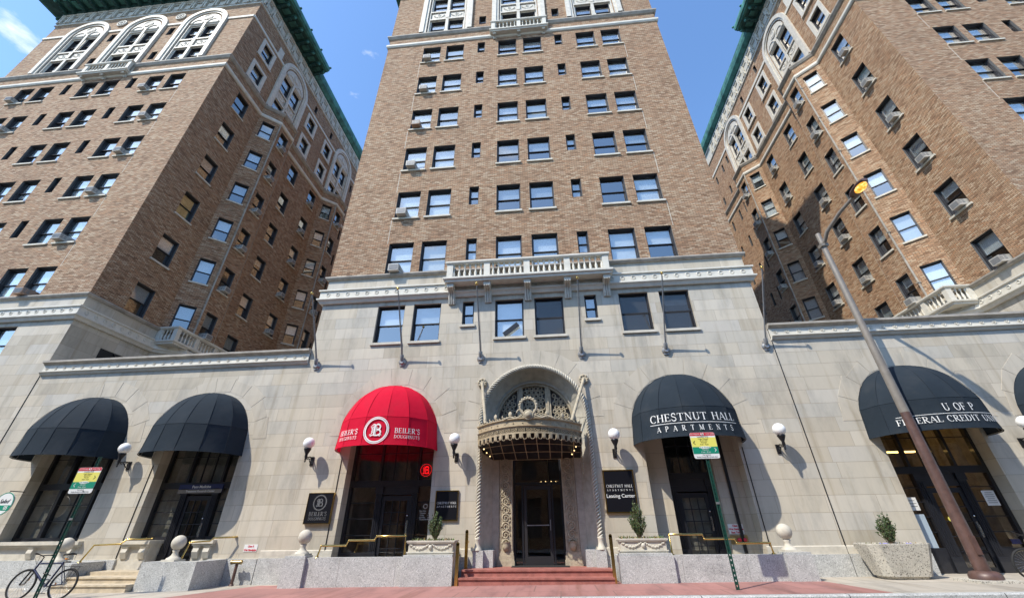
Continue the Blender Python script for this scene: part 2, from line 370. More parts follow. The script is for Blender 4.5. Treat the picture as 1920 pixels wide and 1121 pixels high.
# serif capitals drawn as strokes: thick stems, thin hairlines, slab serifs
TK, TN = .15, .055
def _arc(cx, cy, rx, ry, a0, a1, n=14):
    return [(cx+rx*math.cos(R_(a0+(a1-a0)*i/n)), cy+ry*math.sin(R_(a0+(a1-a0)*i/n))) for i in range(n+1)]
GL = {
 'A': (.78, [([(.03,0),(.37,1)],TN),([(.39,1),(.72,0)],TK),([(.17,.34),(.58,.34)],TN)], [(.04,0),(.70,0)]),
 'B': (.68, [([(.14,0),(.14,1)],TK),(_arc(.30,.76,.24,.24,90,-90),'a'),(_arc(.32,.27,.28,.27,90,-90),'a'),([(.1,1),(.32,1)],TN),([(.1,.52),(.32,.52)],TN),([(.1,0),(.34,0)],TN)], [(.10,0),(.10,1)]),
 'C': (.76, [(_arc(.43,.5,.36,.5,48,312,24),'a'),([(.69,.72),(.70,.95)],TN)], []),
 'D': (.80, [([(.14,0),(.14,1)],TK),(_arc(.30,.5,.40,.5,90,-90,20),'a'),([(.1,1),(.32,1)],TN),([(.1,0),(.32,0)],TN)], [(.10,0),(.10,1)]),
 'E': (.66, [([(.14,0),(.14,1)],TK),([(.1,.975),(.58,.975)],TN),([(.1,.52),(.46,.52)],TN),([(.1,.025),(.6,.025)],TN),([(.58,.8),(.58,1)],TN),([(.46,.42),(.46,.62)],TN),([(.61,0),(.61,.22)],TN)], [(.10,0),(.10,1)]),
 'F': (.62, [([(.14,0),(.14,1)],TK),([(.1,.975),(.56,.975)],TN),([(.1,.50),(.44,.50)],TN),([(.56,.8),(.56,1)],TN),([(.44,.4),(.44,.6)],TN)], [(.14,0),(.10,1)]),
 'G': (.80, [(_arc(.43,.5,.36,.5,48,350,24),'a'),([(.69,.72),(.70,.95)],TN),([(.70,.05),(.70,.42)],TK)], [(.70,.42)]),
 'H': (.82, [([(.14,0),(.14,1)],TK),([(.68,0),(.68,1)],TK),([(.14,.52),(.68,.52)],TN)], [(.14,0),(.14,1),(.68,0),(.68,1)]),
 'I': (.34, [([(.17,0),(.17,1)],TK)], [(.17,0),(.17,1)]),
 'L': (.62, [([(.14,0),(.14,1)],TK),([(.1,.025),(.58,.025)],TN),([(.59,0),(.59,.24)],TN)], [(.10,0),(.14,1)]),
 'M': (.98, [([(.14,0),(.14,1)],TN),([(.14,1),(.48,.05)],TK),([(.48,.05),(.82,1)],TN),([(.82,0),(.82,1)],TK)], [(.14,0),(.10,1),(.82,0),(.86,1)]),
 'N': (.82, [([(.14,0),(.14,1)],TN),([(.14,1),(.68,0)],TK),([(.68,0),(.68,1)],TN)], [(.14,0),(.08,1),(.68,1)]),
 'O': (.82, [(_arc(.41,.5,.34,.5,0,360,28),'a')], []),
 'P': (.66, [([(.14,0),(.14,1)],TK),(_arc(.30,.74,.28,.26,90,-90),'a'),([(.1,1),(.32,1)],TN),([(.14,.48),(.32,.48)],TN)], [(.14,0),(.10,1)]),
 'R': (.76, [([(.14,0),(.14,1)],TK),(_arc(.30,.75,.27,.25,90,-90),'a'),([(.1,1),(.32,1)],TN),([(.14,.50),(.32,.50)],TN),([(.32,.50),(.66,0)],TK)], [(.14,0),(.10,1),(.70,0)]),
 'S': (.60, [(_arc(.30,.75,.21,.25,30,215,14)+_arc(.30,.25,.23,.25,60,-145,14),'s'),([(.50,.72),(.51,.95)],TN),([(.08,.05),(.07,.28)],TN)], []),
 'T': (.74, [([(.37,0),(.37,1)],TK),([(.04,.975),(.70,.975)],TN),([(.05,.78),(.05,1)],TN),([(.69,.78),(.69,1)],TN)], [(.37,0)]),
 'U': (.80, [([(.15,.33),(.15,1)],TK),(_arc(.40,.32,.25,.32,180,360,16),'a'),([(.65,.32),(.65,1)],TN)], [(.15,1),(.65,1)]),
 "'": (.22, [([(.11,.72),(.11,1)],TK*.8)], []),
 ' ': (.42, [], []),
}
def serif_width(s, sp=.10):
    return sum(GL[c][0]+sp for c in s)-sp
def serif_quads(s, h, wsc=1.0, sp=.10, bold=1.0):
    """list of quads [(u,v)*4] for the string, baseline 0, centred on u=0, cap height h"""
    out = []; W = serif_width(s, sp)*h*wsc; x = -W/2
    for c in s:
        w, st, ser = GL[c]
        for pts, wd in st:
            for a, b in zip(pts, pts[1:]):
                dx, dy = b[0]-a[0], b[1]-a[1]; L = math.hypot(dx, dy)
                if L < 1e-6: continue
                if wd == 'a': t = TN+(TK-TN)*abs(dy/L)**1.3
                elif wd == 's': t = TN*1.3+(TK-TN)*abs(dx/L)*.75
                else: t = wd
                t *= bold
                nx, ny = -dy/L*t/2, dx/L*t/2; nseg = max(1, int(L*h/.08))
                ex, ey = dx/L*t*.12, dy/L*t*.12
                for q in range(nseg):
                    a2 = (a[0]+dx*q/nseg, a[1]+dy*q/nseg); b2 = (a[0]+dx*(q+1)/nseg, a[1]+dy*(q+1)/nseg)
                    if wd in ('a','s'): a2 = (a2[0]-ex, a2[1]-ey); b2 = (b2[0]+ex, b2[1]+ey)
                    out.append([(x+(p[0]+sx*nx)*h*wsc, (p[1]+sx*ny)*h) for p, sx in ((a2,-1),(b2,-1),(b2,1),(a2,1))])
        for p in ser:
            y0 = p[1]-(.0 if p[1] < .5 else .05); 
            out.append([(x+(p[0]+q[0])*h*wsc, (y0+q[1])*h) for q in ((-.13,0),(.13,0),(.13,.05),(-.13,.05))])
        x += (w+sp)*h*wsc
    return out
def ring_quads(cx, cy, r0, r1, n=40, sx=1):
    o = []
    for i in range(n):
        a, b = 2*PI*i/n, 2*PI*(i+1)/n
        o.append([(cx+sx*r*math.cos(t), cy+r*math.sin(t)) for r, t in ((r0,a),(r1,a),(r1,b),(r0,b))])
    return o
def monogram_quads(cx, cy, h):
    """ornate blackletter-like capital B with curls"""
    o = []
    def stroke(pts, t0, t1=None):
        t1 = t0 if t1 is None else t1; n = len(pts)-1
        for i in range(n):
            a, b = pts[i], pts[i+1]; L = math.hypot(b[0]-a[0], b[1]-a[1])
            if L < 1e-6: continue
            t = t0+(t1-t0)*i/max(1, n-1); nx, ny = -(b[1]-a[1])/L*t/2, (b[0]-a[0])/L*t/2
            o.append([(cx+(p[0]+s*nx)*h, cy+(p[1]+s*ny)*h) for p, s in ((a,-1),(b,-1),(b,1),(a,1))])
    stroke([(-.12,-.34),(-.12,.36)], .13); stroke([(-.30,-.30),(-.27,.28)], .05); stroke([(.0,-.38),(.0,.40)], .035)
    stroke(_arc(.10,.22,.22,.20,120,-80), .10, .12); stroke(_arc(.10,-.18,.28,.22,100,-110), .12, .10)
    stroke([(-.40,-.44),(-.2,-.36),(0,-.42),(.2,-.36),(.38,-.45)], .08)
    stroke(_arc(-.40,-.38,.07,.07,-60,200), .035); stroke(_arc(.38,-.38,.07,.07,240,-20), .035)
    stroke([(-.34,.34),(-.2,.44),(-.05,.36),(.12,.47),(.3,.36)], .07); stroke(_arc(-.34,.24,.08,.09,80,300), .04)
    for k in range(4): stroke([(-.36,-.22+.13*k),(-.20,-.16+.13*k)], .045)
    for k in range(3): stroke([(.02,-.1+.12*k),(.14,-.04+.12*k)], .03)
    return o
def quads_to(mb, quads, fn, m=0):
    for q in quads:
        a = [fn(u, v) for u, v in q]
        mb.face(a, m)

# ---- walls with openings.  local frame: T along wall, outward normal = (T.y,-T.x)
def wall(mb, p0, p1, z0, z1, holes=(), depth=.28, m=0, mj=1, inner=False):
    p0 = Vector((*p0, 0)); p1 = Vector((*p1, 0)); L = (p1-p0).length; T = (p1-p0)/L; Nn = Vector((T.y, -T.x, 0))
    P = lambda u, z, d=0: p0+T*u-Nn*d+Vector((0, 0, z))
    us = sorted(set([0, L]+[h[0] for h in holes]+[h[1] for h in holes])); zs = sorted(set([z0, z1]+[h[2] for h in holes]+[h[3] for h in holes]))
    us = [u for u in us if -1e-6 <= u <= L+1e-6]; zs = [z for z in zs if z0-1e-6 <= z <= z1+1e-6]
    for j in range(len(zs)-1):
        run = None
        for i in range(len(us)-1):
            uc, zc = (us[i]+us[i+1])/2, (zs[j]+zs[j+1])/2
            inside = any(h[0] < uc < h[1] and h[2] < zc < h[3] for h in holes)
            if inside:
                if run is not None: mb.face([P(run, zs[j]), P(us[i], zs[j]), P(us[i], zs[j+1]), P(run, zs[j+1])], m); run = None
            elif run is None: run = us[i]
        if run is not None: mb.face([P(run, zs[j]), P(us[-1], zs[j]), P(us[-1], zs[j+1]), P(run, zs[j+1])], m)
    for h in holes:
        a, b, c, d = h[:4]; dd = h[4] if len(h) > 4 else depth
        mb.face([P(a, c), P(a, d), P(a, d, dd), P(a, c, dd)], mj); mb.face([P(b, d), P(b, c), P(b, c, dd), P(b, d, dd)], mj)
        mb.face([P(a, d), P(b, d), P(b, d, dd), P(a, d, dd)], mj); mb.face([P(b, c), P(a, c), P(a, c, dd), P(b, c, dd)], mj)
def sweep(mb, path, prof, m=0, closed=False, capends=True):
    """moulding: path = 2D points, outward to the right of travel; prof = [(out, z), ...]"""
    pts = [Vector(p) for p in path]; n = len(pts); offs = []
    for i in range(n):
        d0 = (pts[i]-pts[i-1]).normalized() if i > 0 else (pts[1]-pts[0]).normalized()
        d1 = (pts[i+1]-pts[i]).normalized() if i < n-1 else d0
        if i == 0: d0 = d1
        n0 = Vector((d0.y, -d0.x)); n1 = Vector((d1.y, -d1.x)); b = (n0+n1)
        if b.length < 1e-6: b = n0
        b.normalize(); offs.append(b/max(.3, b.dot(n0)))
    rows = [[(pts[i].x+offs[i].x*o, pts[i].y+offs[i].y*o, z) for i in range(n)] for o, z in prof]
    for a in range(len(prof)-1):
        for i in range(n-1): mb.face([rows[a][i], rows[a][i+1], rows[a+1][i+1], rows[a+1][i]], m)
    if capends:
        mb.face([r[0] for r in rows], m); mb.face([r[-1] for r in rows][::-1], m)
def along(path):
    """yield (segment start, T, N, length)"""
    for a, b in zip(path, path[1:]):
        a, b = Vector(a), Vector(b); L = (b-a).length; T = (b-a)/L
        yield a, T, Vector((T.y, -T.x)), L

# ------------------------------------------------------------------ windows
_wc = {}
def win_meshes(w, h, sill):
    k = (round(w, 2), round(h, 2), sill)
    if k in _wc: return _wc[k]
    f = MB(); hw = w/2; b = .045
    f.box(-hw, -hw+b, .10, .30, 0, h); f.box(hw-b, hw, .10, .30, 0, h); f.box(-hw+b, hw-b, .10, .30, h-b, h); f.box(-hw+b, hw-b, .10, .30, 0, .04)
    s = .032; mid = h*.5
    for (a, c, y) in ((mid-.02, h-b, .19), (.04, mid+.02, .235)):
        f.box(-hw+b, -hw+b+s, y, y+.04, a, c); f.box(hw-b-s, hw-b, y, y+.04, a, c)
        f.box(-hw+b+s, hw-b-s, y, y+.04, a, a+s); f.box(-hw+b+s, hw-b-s, y, y+.04, c-s, c)
    # lining of the room just behind the sash
    i0, i1 = .30, .75
    f.face([(-hw, i1, 0), (hw, i1, 0), (hw, i1, h), (-hw, i1, h)], 1)
    f.face([(-hw, i0, 0), (-hw, i1, 0), (-hw, i1, h), (-hw, i0, h)], 1); f.face([(hw, i1, 0), (hw, i0, 0), (hw, i0, h), (hw, i1, h)], 1)
    f.face([(-hw, i0, h), (-hw, i1, h), (hw, i1, h), (hw, i0, h)], 1); f.face([(-hw, i1, 0), (-hw, i0, 0), (hw, i0, 0), (hw, i1, 0)], 1)
    g = MB(); gi = hw-b-s+.005
    g.face([(-gi, .21, mid), (gi, .21, mid), (gi, .21, h-b-s+.005), (-gi, .21, h-b-s+.005)]); g.face([(-gi, .255, .06), (gi, .255, .06), (gi, .255, mid), (-gi, .255, mid)])
    sl = MB(); sl.box(-hw-.07, hw+.07, -.075, .12, -.10, -.004)
    _wc[k] = (f.mesh('window_frame', ['frame_metal', 'dark_room']), g.mesh('window_pane', ['glass']), sl.mesh('window_sill', ['trim_stone']) if sill else None)
    return _wc[k]
_bc = {}
def blind_mesh(w, h, frac, mat, bottom=False):
    k = (round(w, 2), round(h, 2), frac, mat, bottom)
    if k in _bc: return _bc[k]
    b = MB(); x = w/2-.05
    z0, z1 = (h-.05-(h-.1)*frac, h-.05) if not bottom else (.05, .05+(h-.1)*frac)
    if mat.startswith('blind'):
        n = max(3, int((z1-z0)/.05)); rows = []
        for i in range(n):
            a = z0+(z1-z0)*i/n; c = z0+(z1-z0)*(i+1)/n
            b.face([(-x, .285, a), (x, .285, a), (x, .30, c), (-x, .30, c)])
    else:
        n = 16; rows = [[(-x+2*x*i/n, .325+.012*math.sin(i*2.1), z) for i in range(n+1)] for z in (z0, z1)]
        b.grid(rows, 0, True)
    _bc[k] = b.mesh('window_blind', [mat]); return _bc[k]
BL = [(.96,'blind_white'),(.96,'blind_white'),(.96,'blind_white'),(.5,'blind_white'),(.5,'blind_white'),(.96,'blind_grey'),(.48,'blind_grey'),(.7,'blind_white'),(.96,'curtain_cream'),(.96,'blind_white'),(0,None),(.3,'blind_white')]
def add_window(parent, kind, p, T, z, w, h, sill=True, blind='r', lift=0.0):
    """p = centre point (2D) on the wall face, T = wall direction"""
    rz = math.atan2(T[1], T[0]); pl = wloc(parent)
    f, g, s = win_meshes(w, h, sill)
    o = link(kind, f, parent, (p[0]-pl.x, p[1]-pl.y, z-pl.z), rz)
    link('pane', g, o)
    if s: link('sill', s, o)
    if blind == 'r': blind = rnd.choice(BL)
    if blind and blind[0] > 0:
        bo = link('blind', blind_mesh(w, h, blind[0], blind[1], len(blind) > 2), o)
    return o
def ac_protos():
    ms = []
    for mat in ('ac_casing', 'ac_rust'):
        b = MB(); w, h = .45, .32
        b.box(-w/2, w/2, -.33, .28, 0, h, 0)
        for k in range(3):
            for sx in (-1, 1):
                for q in range(2): b.box(sx*(w/2+.002)-.004, sx*(w/2+.002)+.004, -.29+.15*q, -.18+.15*q, .10+.09*k, .15+.09*k, 1)
        g = MB(); g.box(-w/2+.04, w/2-.04, -.336, -.331, .04, h-.04, 0)
        for k in range(14): g.box(-w/2+.05+k*.033, -w/2+.056+k*.033, -.342, -.336, .05, h-.05, 1)
        ms.append((b.mesh('casing', [mat, 'ac_grille']), g.mesh('grille', ['ac_grille', 'galvanised'])))
    return ms
ACM = ac_protos(); ACN = [0]
def add_ac(p, T, z, w, label, where, side=-1, rust=False, group='air conditioners in the windows'):
    rz = math.atan2(T[1], T[0]); Nn = Vector((T[1], -T[0]))
    off = side*(w/2-.37) if w > .9 else 0
    t = thing('air_conditioner', label, 'air conditioner', (p[0]+T[0]*off, p[1]+T[1]*off, z+.05), rz, group)
    a, b = ACM[1 if rust else 0]
    t.rotation_euler = (R_(3), 0, rz)
    link('casing', a, t); link('grille', b, t)
    return t

ROWS = [27.15-3.2*n for n in range(6)]       # bottoms of the ordinary window rows
ORD = ['first','second','third','fourth','fifth','sixth']
WT = 1.68
FC = [-6.32+.575, -4.79+.585, -1.37+.58, .23+.585, 3.61+.585, 5.2+.58]   # window centres off the tower axis
FW = 1.16
# ------------------------------------------------------------------ arched window groups near the top
def arch_band(mb, cx, zb, zs, r0, r1, y0, y1, m=0, n=28, base=True):
    """band of an arch in local x-z, legs from zb to spring zs, radii r0..r1, faces from y0 (front) to y1"""
    def line(r):
        return [(cx-r, zb)]+[(cx-r*math.cos(PI*i/n), zs+r*math.sin(PI*i/n)) for i in range(n+1)]+[(cx+r, zb)]
    a, b = line(r0), line(r1)
    for i in range(len(a)-1):
        mb.face([(a[i+1][0], y0, a[i+1][1]), (a[i][0], y0, a[i][1]), (b[i][0], y0, b[i][1]), (b[i+1][0], y0, b[i+1][1])][::-1], m)
        mb.face([(b[i][0], y0, b[i][1]), (b[i][0], y1, b[i][1]), (b[i+1][0], y1, b[i+1][1]), (b[i+1][0], y0, b[i+1][1])], m)
        mb.face([(a[i+1][0], y0, a[i+1][1]), (a[i+1][0], y1, a[i+1][1]), (a[i][0], y1, a[i][1]), (a[i][0], y0, a[i][1])], m)
_aw = []
def arched_window(parent, p, T, acs=()):
    rz = math.atan2(T[1], T[0]); pl = wloc(parent); zb = 30.62; r = 1.82; zs = 37.45-r-zb
    if not _aw:
        s = MB()
        arch_band(s, 0, 0, zs, 1.52, 1.82, -.16, .02); arch_band(s, 0, 0, zs, 1.36, 1.52, -.08, .02); arch_band(s, 0, 0, zs, 1.22, 1.36, .02, .30)
        # back plate (recessed) with four openings
        hw = 1.22
        hs = [(-1.14, -.12, .06, 1.66), (.12, 1.14, .06, 1.66), (-1.14, -.12, 3.0, 4.72), (.12, 1.14, 3.0, 4.72)]
        wall(s, (-hw-.02, .14), (hw+.02, .14), -.02, zs, [(h[0]+hw+.02, h[1]+hw+.02, h[2], h[3]) for h in hs], depth=.12, m=0, mj=0)
        n = 20; s.face([(-(hw+.02)*math.cos(PI*i/n), .14, zs+(hw+.02)*math.sin(PI*i/n)) for i in range(n+1)][::-1])
        s.box(-.10, .10, .03, .135, 0, zs)                                 # mullion
        s.box(-.13, .13, .0, .03, 0, .35); s.box(-.13, .13, .0, .03, 1.9, 2.7)
        for z in (1.72, 2.72): s.box(-1.22, 1.22, .02, .138, z, z+.14)
        s.box(-1.22, 1.22, .04, .138, 4.78, 4.9)
        for cx in (-.63, .63):                                            # swag panels
            s.box(cx-.50, cx+.50, .10, .136, 1.94, 2.64)
            for i in range(9):
                t = PI*(i+.5)/9; s.sphere((cx-.36*math.cos(t), .09, 2.42-.28*math.sin(t)), .045, 5)
            s.torus((cx, .095, 2.44), .10, .03, n=14, k=6)
            arch_band(s, cx, zs-.06, zs-.06, .42, .50, .09, .14, n=14)     # two small arches of the tracery
        s.torus((0, .10, zs+.72), .34, .06, n=28); s.torus((0, .12, zs+.72), .20, .03, n=20)
        s.prism([(.33*math.cos(2*PI*i/20), zs+.72+.33*math.sin(2*PI*i/20)) for i in range(20)], .11, .137)
        s.v = [(x, y-(.165 if z > 4.86 and abs(x) < 1.30 and .08 < y < .2 else 0), z) for x, y, z in s.v]
        _aw.append(s.mesh('arched_window', ['cream_terracotta']))
    o = link('arched_window', _aw[0], parent, (p[0]-pl.x, p[1]-pl.y, zb-pl.z), rz)
    for (cx, z, h) in ((-.63, .06, 1.6), (.63, .06, 1.6), (-.63, 3.0, 1.72), (.63, 3.0, 1.72)):
        f, g, _ = win_meshes(1.02, h, False)
        w = link('sash', f, o, (cx, .06, z)); 
        bl = rnd.choice(BL[:7])
        # panes and blinds sit one level down beside the sash
        link('pane', g, o, (cx, .06, z)); link('blind', blind_mesh(1.02, h, bl[0], bl[1]), o, (cx, .06, z))
    return o
_sw = {}
def surround_window(parent, p, T, z, w=1.05, h=1.72):
    pl = wloc(parent); rz = math.atan2(T[1], T[0])
    o = add_window(parent, 'framed_window', p, T, z, w, h, sill=False)
    if 's' not in _sw:
        s = MB(); hw = w/2
        s.box(-hw-.26, -hw+.004, -.07, .05, -.22, h+.24); s.box(hw-.004, hw+.26, -.07, .05, -.22, h+.24)
        s.box(-hw, hw, -.07, .05, h-.004, h+.24); s.box(-hw, hw, -.07, .05, -.22, .004); s.box(-hw-.30, hw+.30, -.12, .05, -.32, -.224)
        _sw['s'] = s.mesh('surround', ['cream_terracotta'])
    link('surround', _sw['s'], o)
    return o

BAYS = [4.0, 13.5, 22.6]
BAYD = 1.05
# ------------------------------------------------------------------ one brick tower
def tower(name, label, cx, hw, sides, front_cols, row_acs, side_name, tname, depth=33.0, z_bot=11.15):
    root = thing(name, label, 'building', (cx, 0, 0))
    xl, xr = cx-hw, cx+hw
    B = MB(); S = MB()
    fz = WT
    nwc = [-2.48, 2.49]      # narrow columns
    # ---- front brick
    holes = []
    for c in front_cols:
        for r, z in enumerate(ROWS): holes.append((c+hw-FW/2, c+hw+FW/2, z, z+fz+(.03 if r == 5 else 0)))
    vis_narrow = [c for c in nwc if (front_cols and (min(front_cols)-1.5 < c < max(front_cols)+1.5))]
    for c in vis_narrow:
        for r, z in enumerate(ROWS):
            holes.append((c+hw-.24, c+hw+.24, z+.55, z+fz+.02))
        for z in (31.1, 34.35): holes.append((c+hw-.24, c+hw+.24, z, z+1.0))
    acen = [-5.02, 0.0, 5.05]
    for a in acen: holes.append((a+hw-1.30, a+hw+1.30, 30.6, 35.6))
    wall(B, (xl, 0), (xr, 0), z_bot, 37.7, holes)
    low = 9.6
    sh = []
    for c in front_cols: sh.append((c+hw-FW/2, c+hw+FW/2, 7.93, 9.6))
    for c in vis_narrow: sh.append((c+hw-.24, c+hw+.24, 8.54, 9.6))
    T = (1, 0)
    for i, c in enumerate(front_cols):
        for r, z in enumerate(ROWS):
            h = fz+(.03 if r == 5 else 0)
            ac = (r, FC.index(c)) in row_acs
            bl = 'r'
            if ac: bl = rnd.choice([(.96,'blind_white'),(.96,'blind_white'),(.7,'blind_white')])
            if name == 'middle_tower' and r == 4 and FC.index(c) == 3: bl = (.47, 'blind_grey')
            add_window(root, 'window', (cx+c, 0), T, z, FW, h, sill=(r < 5), blind=bl)
            if ac:
                add_ac((cx+c, 0), T, z, FW, row_acs[(r, FC.index(c))], None, side=-1 if name != 'middle_tower' else -.4 if r % 2 else -.8, rust=(r == 2 and name == 'middle_tower') or (r == 5 and name == 'left_tower'))
        if name == 'middle_tower' and FC.index(c) == 2:
            K = MB(); K.box(-.36, .36, -.02, 0, -.10, .10, 0, Matrix.Translation((cx+c+.05, .16, 8.32)) @ Matrix.Rotation(R_(-38), 4, 'Y')); part('broken_panel', K, 'black_metal', root)
        bl = 'r'
        if name == 'middle_tower':
            bl = {0:(.55,'blind_white'),1:(.5,'blind_grey'),2:(.96,'blind_white'),3:(0,None),4:(0,None),5:(.3,'blind_grey')}[FC.index(c)]
        wo_ = add_window(root, 'window', (cx+c, 0), T, 7.93, FW, 1.67, blind=bl)
        if name == 'middle_tower' and FC.index(c) >= 3:                  # insect screens dull these panes
            sc = MB(); sc.face([(-.5, .185, .06), (.5, .185, .06), (.5, .185, 1.6), (-.5, .185, 1.6)]); sub('insect_screen', sc, 'screen', wo_)
    for c in vis_narrow:
        for z in ROWS: add_window(root, 'narrow_window', (cx+c, 0), T, z+.55, .48, fz+.02-.55, sill=False, blind=rnd.choice([(.96,'blind_white'),(.5,'blind_white'),(.96,'blind_grey')]))
        for z in (31.1, 34.35): add_window(root, 'narrow_window', (cx+c, 0), T, z, .48, 1.0, sill=False, blind=(.5,'blind_grey'))
        add_window(root, 'narrow_window', (cx+c, 0), T, 8.54, .48, 1.06, blind=(.5, 'blind_grey'))
    for a in acen: arched_window(root, (cx+a, 0), T)
    # ---- plain flanks or court sides with canted bays
    bays_paths = []
    path_low = None
    def prof_pts(sgn, X):
        pts = [(X, 0)]
        for b in BAYS:
            pts += [(X, b), (X+sgn*BAYD, b+1.0), (X+sgn*BAYD, b+2.6), (X, b+3.6)]
        pts.append((X, depth)); return pts
    for sgn in (-1, 1):
        X = cx+sgn*hw
        if sgn not in sides:
            a, b = ((X, 0), (X, depth)) if sgn > 0 else ((X, depth), (X, 0))
            wall(B, a, b, z_bot, 37.7); continue
        side = []           # (kind, y or bay, w)
        pts = prof_pts(sgn, X)
        def seg(mb, a, b, z0, z1, hs, m=0, **k):
            L = math.hypot(b[0]-a[0], b[1]-a[1])
            if sgn > 0: wall(mb, a, b, z0, z1, [(h[0], h[1], h[2], h[3]) for h in hs], m=m, **k)
            else: wall(mb, b, a, z0, z1, [(L-h[1], L-h[0], h[2], h[3]) for h in hs], m=m, **k)
        def place(a, b, u):
            L = math.hypot(b[0]-a[0], b[1]-a[1]); t = ((b[0]-a[0])/L, (b[1]-a[1])/L)
            p = (a[0]+t[0]*u, a[1]+t[1]*u)
            return p, (t if sgn > 0 else (-t[0], -t[1]))
        flat_cols = {0: [(2.28, 1.1, 'front')], 1: [(9.12-7.6, 1.05, 'near middle'), (12.22-7.6, 1.05, 'far middle')], 2: [], 3: [(28.2-26.2, 1.05, ''), (31.2-26.2, 1.05, '')]}
        for i in range(len(pts)-1):
            a, b = pts[i], pts[i+1]; hs = []; wins = []
            bi, k = divmod(i, 4)
            if k == 0:
                cols = flat_cols[bi]
                for u, w, nm in cols:
                    for r, z in enumerate(ROWS): hs.append((u-w/2, u+w/2, z, z+fz)); wins.append(('courtyard_window', u, w, z, fz, r, nm))
                if bi == 2:
                    for u in (17.82-17.1, 19.05-17.1, 20.9-17.1):
                        for r, z in enumerate(ROWS): hs.append((u-.16, u+.16, z+.45, z+fz)); wins.append(('slit_window', u, .32, z+.45, fz-.45, r, ''))
            elif k == 1:
                for r, z in enumerate(ROWS): hs.append((.30, 1.16, z, z+fz)); wins.append(('bay_window', .73, .86, z, fz, r, 'cant'))
            elif k == 2:
                for r, z in enumerate(ROWS): hs.append((.36, 1.24, z, z+fz)); wins.append(('bay_window', .8, .88, z, fz, r, 'bay%d' % bi))
            seg(B, a, b, z_bot, 30.42, hs)
            for kind, u, w, z, h, r, nm in wins:
                p, t = place(a, b, u)
                bl = 'r'
                if nm == 'cant': bl = rnd.choice([(.96,'blind_white'),(.5,'blind_white'),(.96,'blind_grey')]) if sgn < 0 else rnd.choice([(.5,'blind_white'),(.5,'blind_grey'),(.96,'curtain_cream')])
                if sgn > 0 and nm != 'cant' and bl == 'r': bl = rnd.choice([(.5,'blind_grey'),(.5,'blind_grey'),(.45,'blind_white'),(0,None),(.3,'blind_grey')])
                if name == 'left_tower' and nm == 'front' and r == 3: bl = (.96, 'curtain_green')
                add_window(root, kind, p, t, z, w, h, sill=(kind != 'slit_window' and r < 5), blind=bl if w > .4 else (.5,'blind_grey'))
                key = (nm, r)
                if key in side_name:
                    where = {'front':'front column','bay0':'first bay column','bay1':'second bay column','near middle':'nearer column between bays','far middle':'farther column between bays'}[nm]
                    add_ac(p, t, z, w, "white air conditioner, %s courtyard, %s, %s row below the belts" % (tname, where, ORD[r]), None, side=-1*sgn if w > .9 else 0)
            # stone below
            sh2 = []
            if k == 0 and bi == 1: sh2 = []
            seg(S, a, b, 6.2, 9.85, sh2, mj=0); seg(S, a, b, 10.40, 11.0, [], mj=0)
        # bay roofs
        for bb in BAYS:
            q = [(X, bb), (X+sgn*BAYD, bb+1), (X+sgn*BAYD, bb+2.6), (X, bb+3.6)]
            f = [(*p, 30.30) for p in q]; B.face(f if sgn > 0 else f[::-1], 0)
        # upper flat wall
        ups = []; w2 = []
        def addu(y, w, z, h, kind): ups.append((y-w/2, y+w/2, z, z+h)); w2.append((kind, y, w, z, h))
        for y in (2.28, 9.12, 12.22):
            addu(y, 1.05, 30.95, 1.5, 'framed'); addu(y, 1.05, 33.7, 1.6, 'framed')
        for y in (9.0, 12.1): addu(y+.1, .36, 36.35, .85, 'slit')
        for y in (17.8, 19.05, 20.9):
            addu(y, .34, 31.2, 1.0, 'slit'); addu(y, .34, 34.2, 1.0, 'slit')
        for bb in BAYS: ups.append((bb+1.8-1.30, bb+1.8+1.30, 30.6, 35.6))
        seg(B, (X, 0), (X, depth), 30.42, 37.7, ups)
        for kind, y, w, z, h in w2:
            p, t = place((X, 0), (X, depth), y)
            if kind == 'framed':
                surround_window(root, p, t, z, w, h)
            else: add_window(root, 'slit_window', p, t, z, w, h, sill=False, blind=None)
        for bb in BAYS:
            p, t = place((X, 0), (X, depth), bb+1.8); arched_window(root, p, t)
        pb = MB(); yy = 1.9                                              # plaque
        p, t = place((X, 0), (X, depth), 3.3); Mx = Matrix.Translation((p[0], p[1], 0)) @ Matrix.Rotation(math.atan2(t[1], t[0]), 4, 'Z')
        pb.box(-.28, .28, -.05, .02, 35.9, 36.9, 0, Mx); part('plaque', pb, 'cream_terracotta', root)
        # downpipes at the bay corners
        for bb in BAYS[:2]:
            dp = MB(); x = X+sgn*(BAYD+.05); dp.tube([(x, bb+1.0, 10.9), (x, bb+1.0, 29.3)], .05, 8)
            for z in [12+3.2*k for k in range(6)]: dp.box(x-.07, x+.07, bb+.93, bb+1.07, z, z+.05)
            part('downpipe', dp, 'cap_stone', root)
            dp = MB(); x = X+sgn*.42; dp.tube([(x, bb+3.28, 10.9), (x, bb+3.28, 29.3)], .03, 8); part('downpipe', dp, 'cap_stone', root)
        # balustrade round the first bay
        balcony(root, [(X+sgn*.03, 3.95), (X+sgn*1.15, 3.95), (X+sgn*1.15, 8.3), (X+sgn*.03, 8.3)] if sgn > 0 else [(X+sgn*.03, 8.3), (X+sgn*1.15, 8.3), (X+sgn*1.15, 3.95), (X+sgn*.03, 3.95)], 10.40, 11.19, [], name='courtyard_balcony')
    # ---- stone base of the front and belts
    def outline(full=True):
        p = []
        if -1 in sides:
            q = prof_pts(-1, xl)[::-1]; p += q
        else: p += [(xl, depth), (xl, 0)]
        if 1 in sides: p += prof_pts(1, xr)
        else: p += [(xr, 0), (xr, depth)]
        return p
    O = outline()
    flat = [(xl, depth), (xl, 0), (xr, 0), (xr, depth)]
    part('brick_wall', B, ['brick', 'jamb_metal'], root)
    gz = .95
    front_holes = [tuple(h) for h in sh]
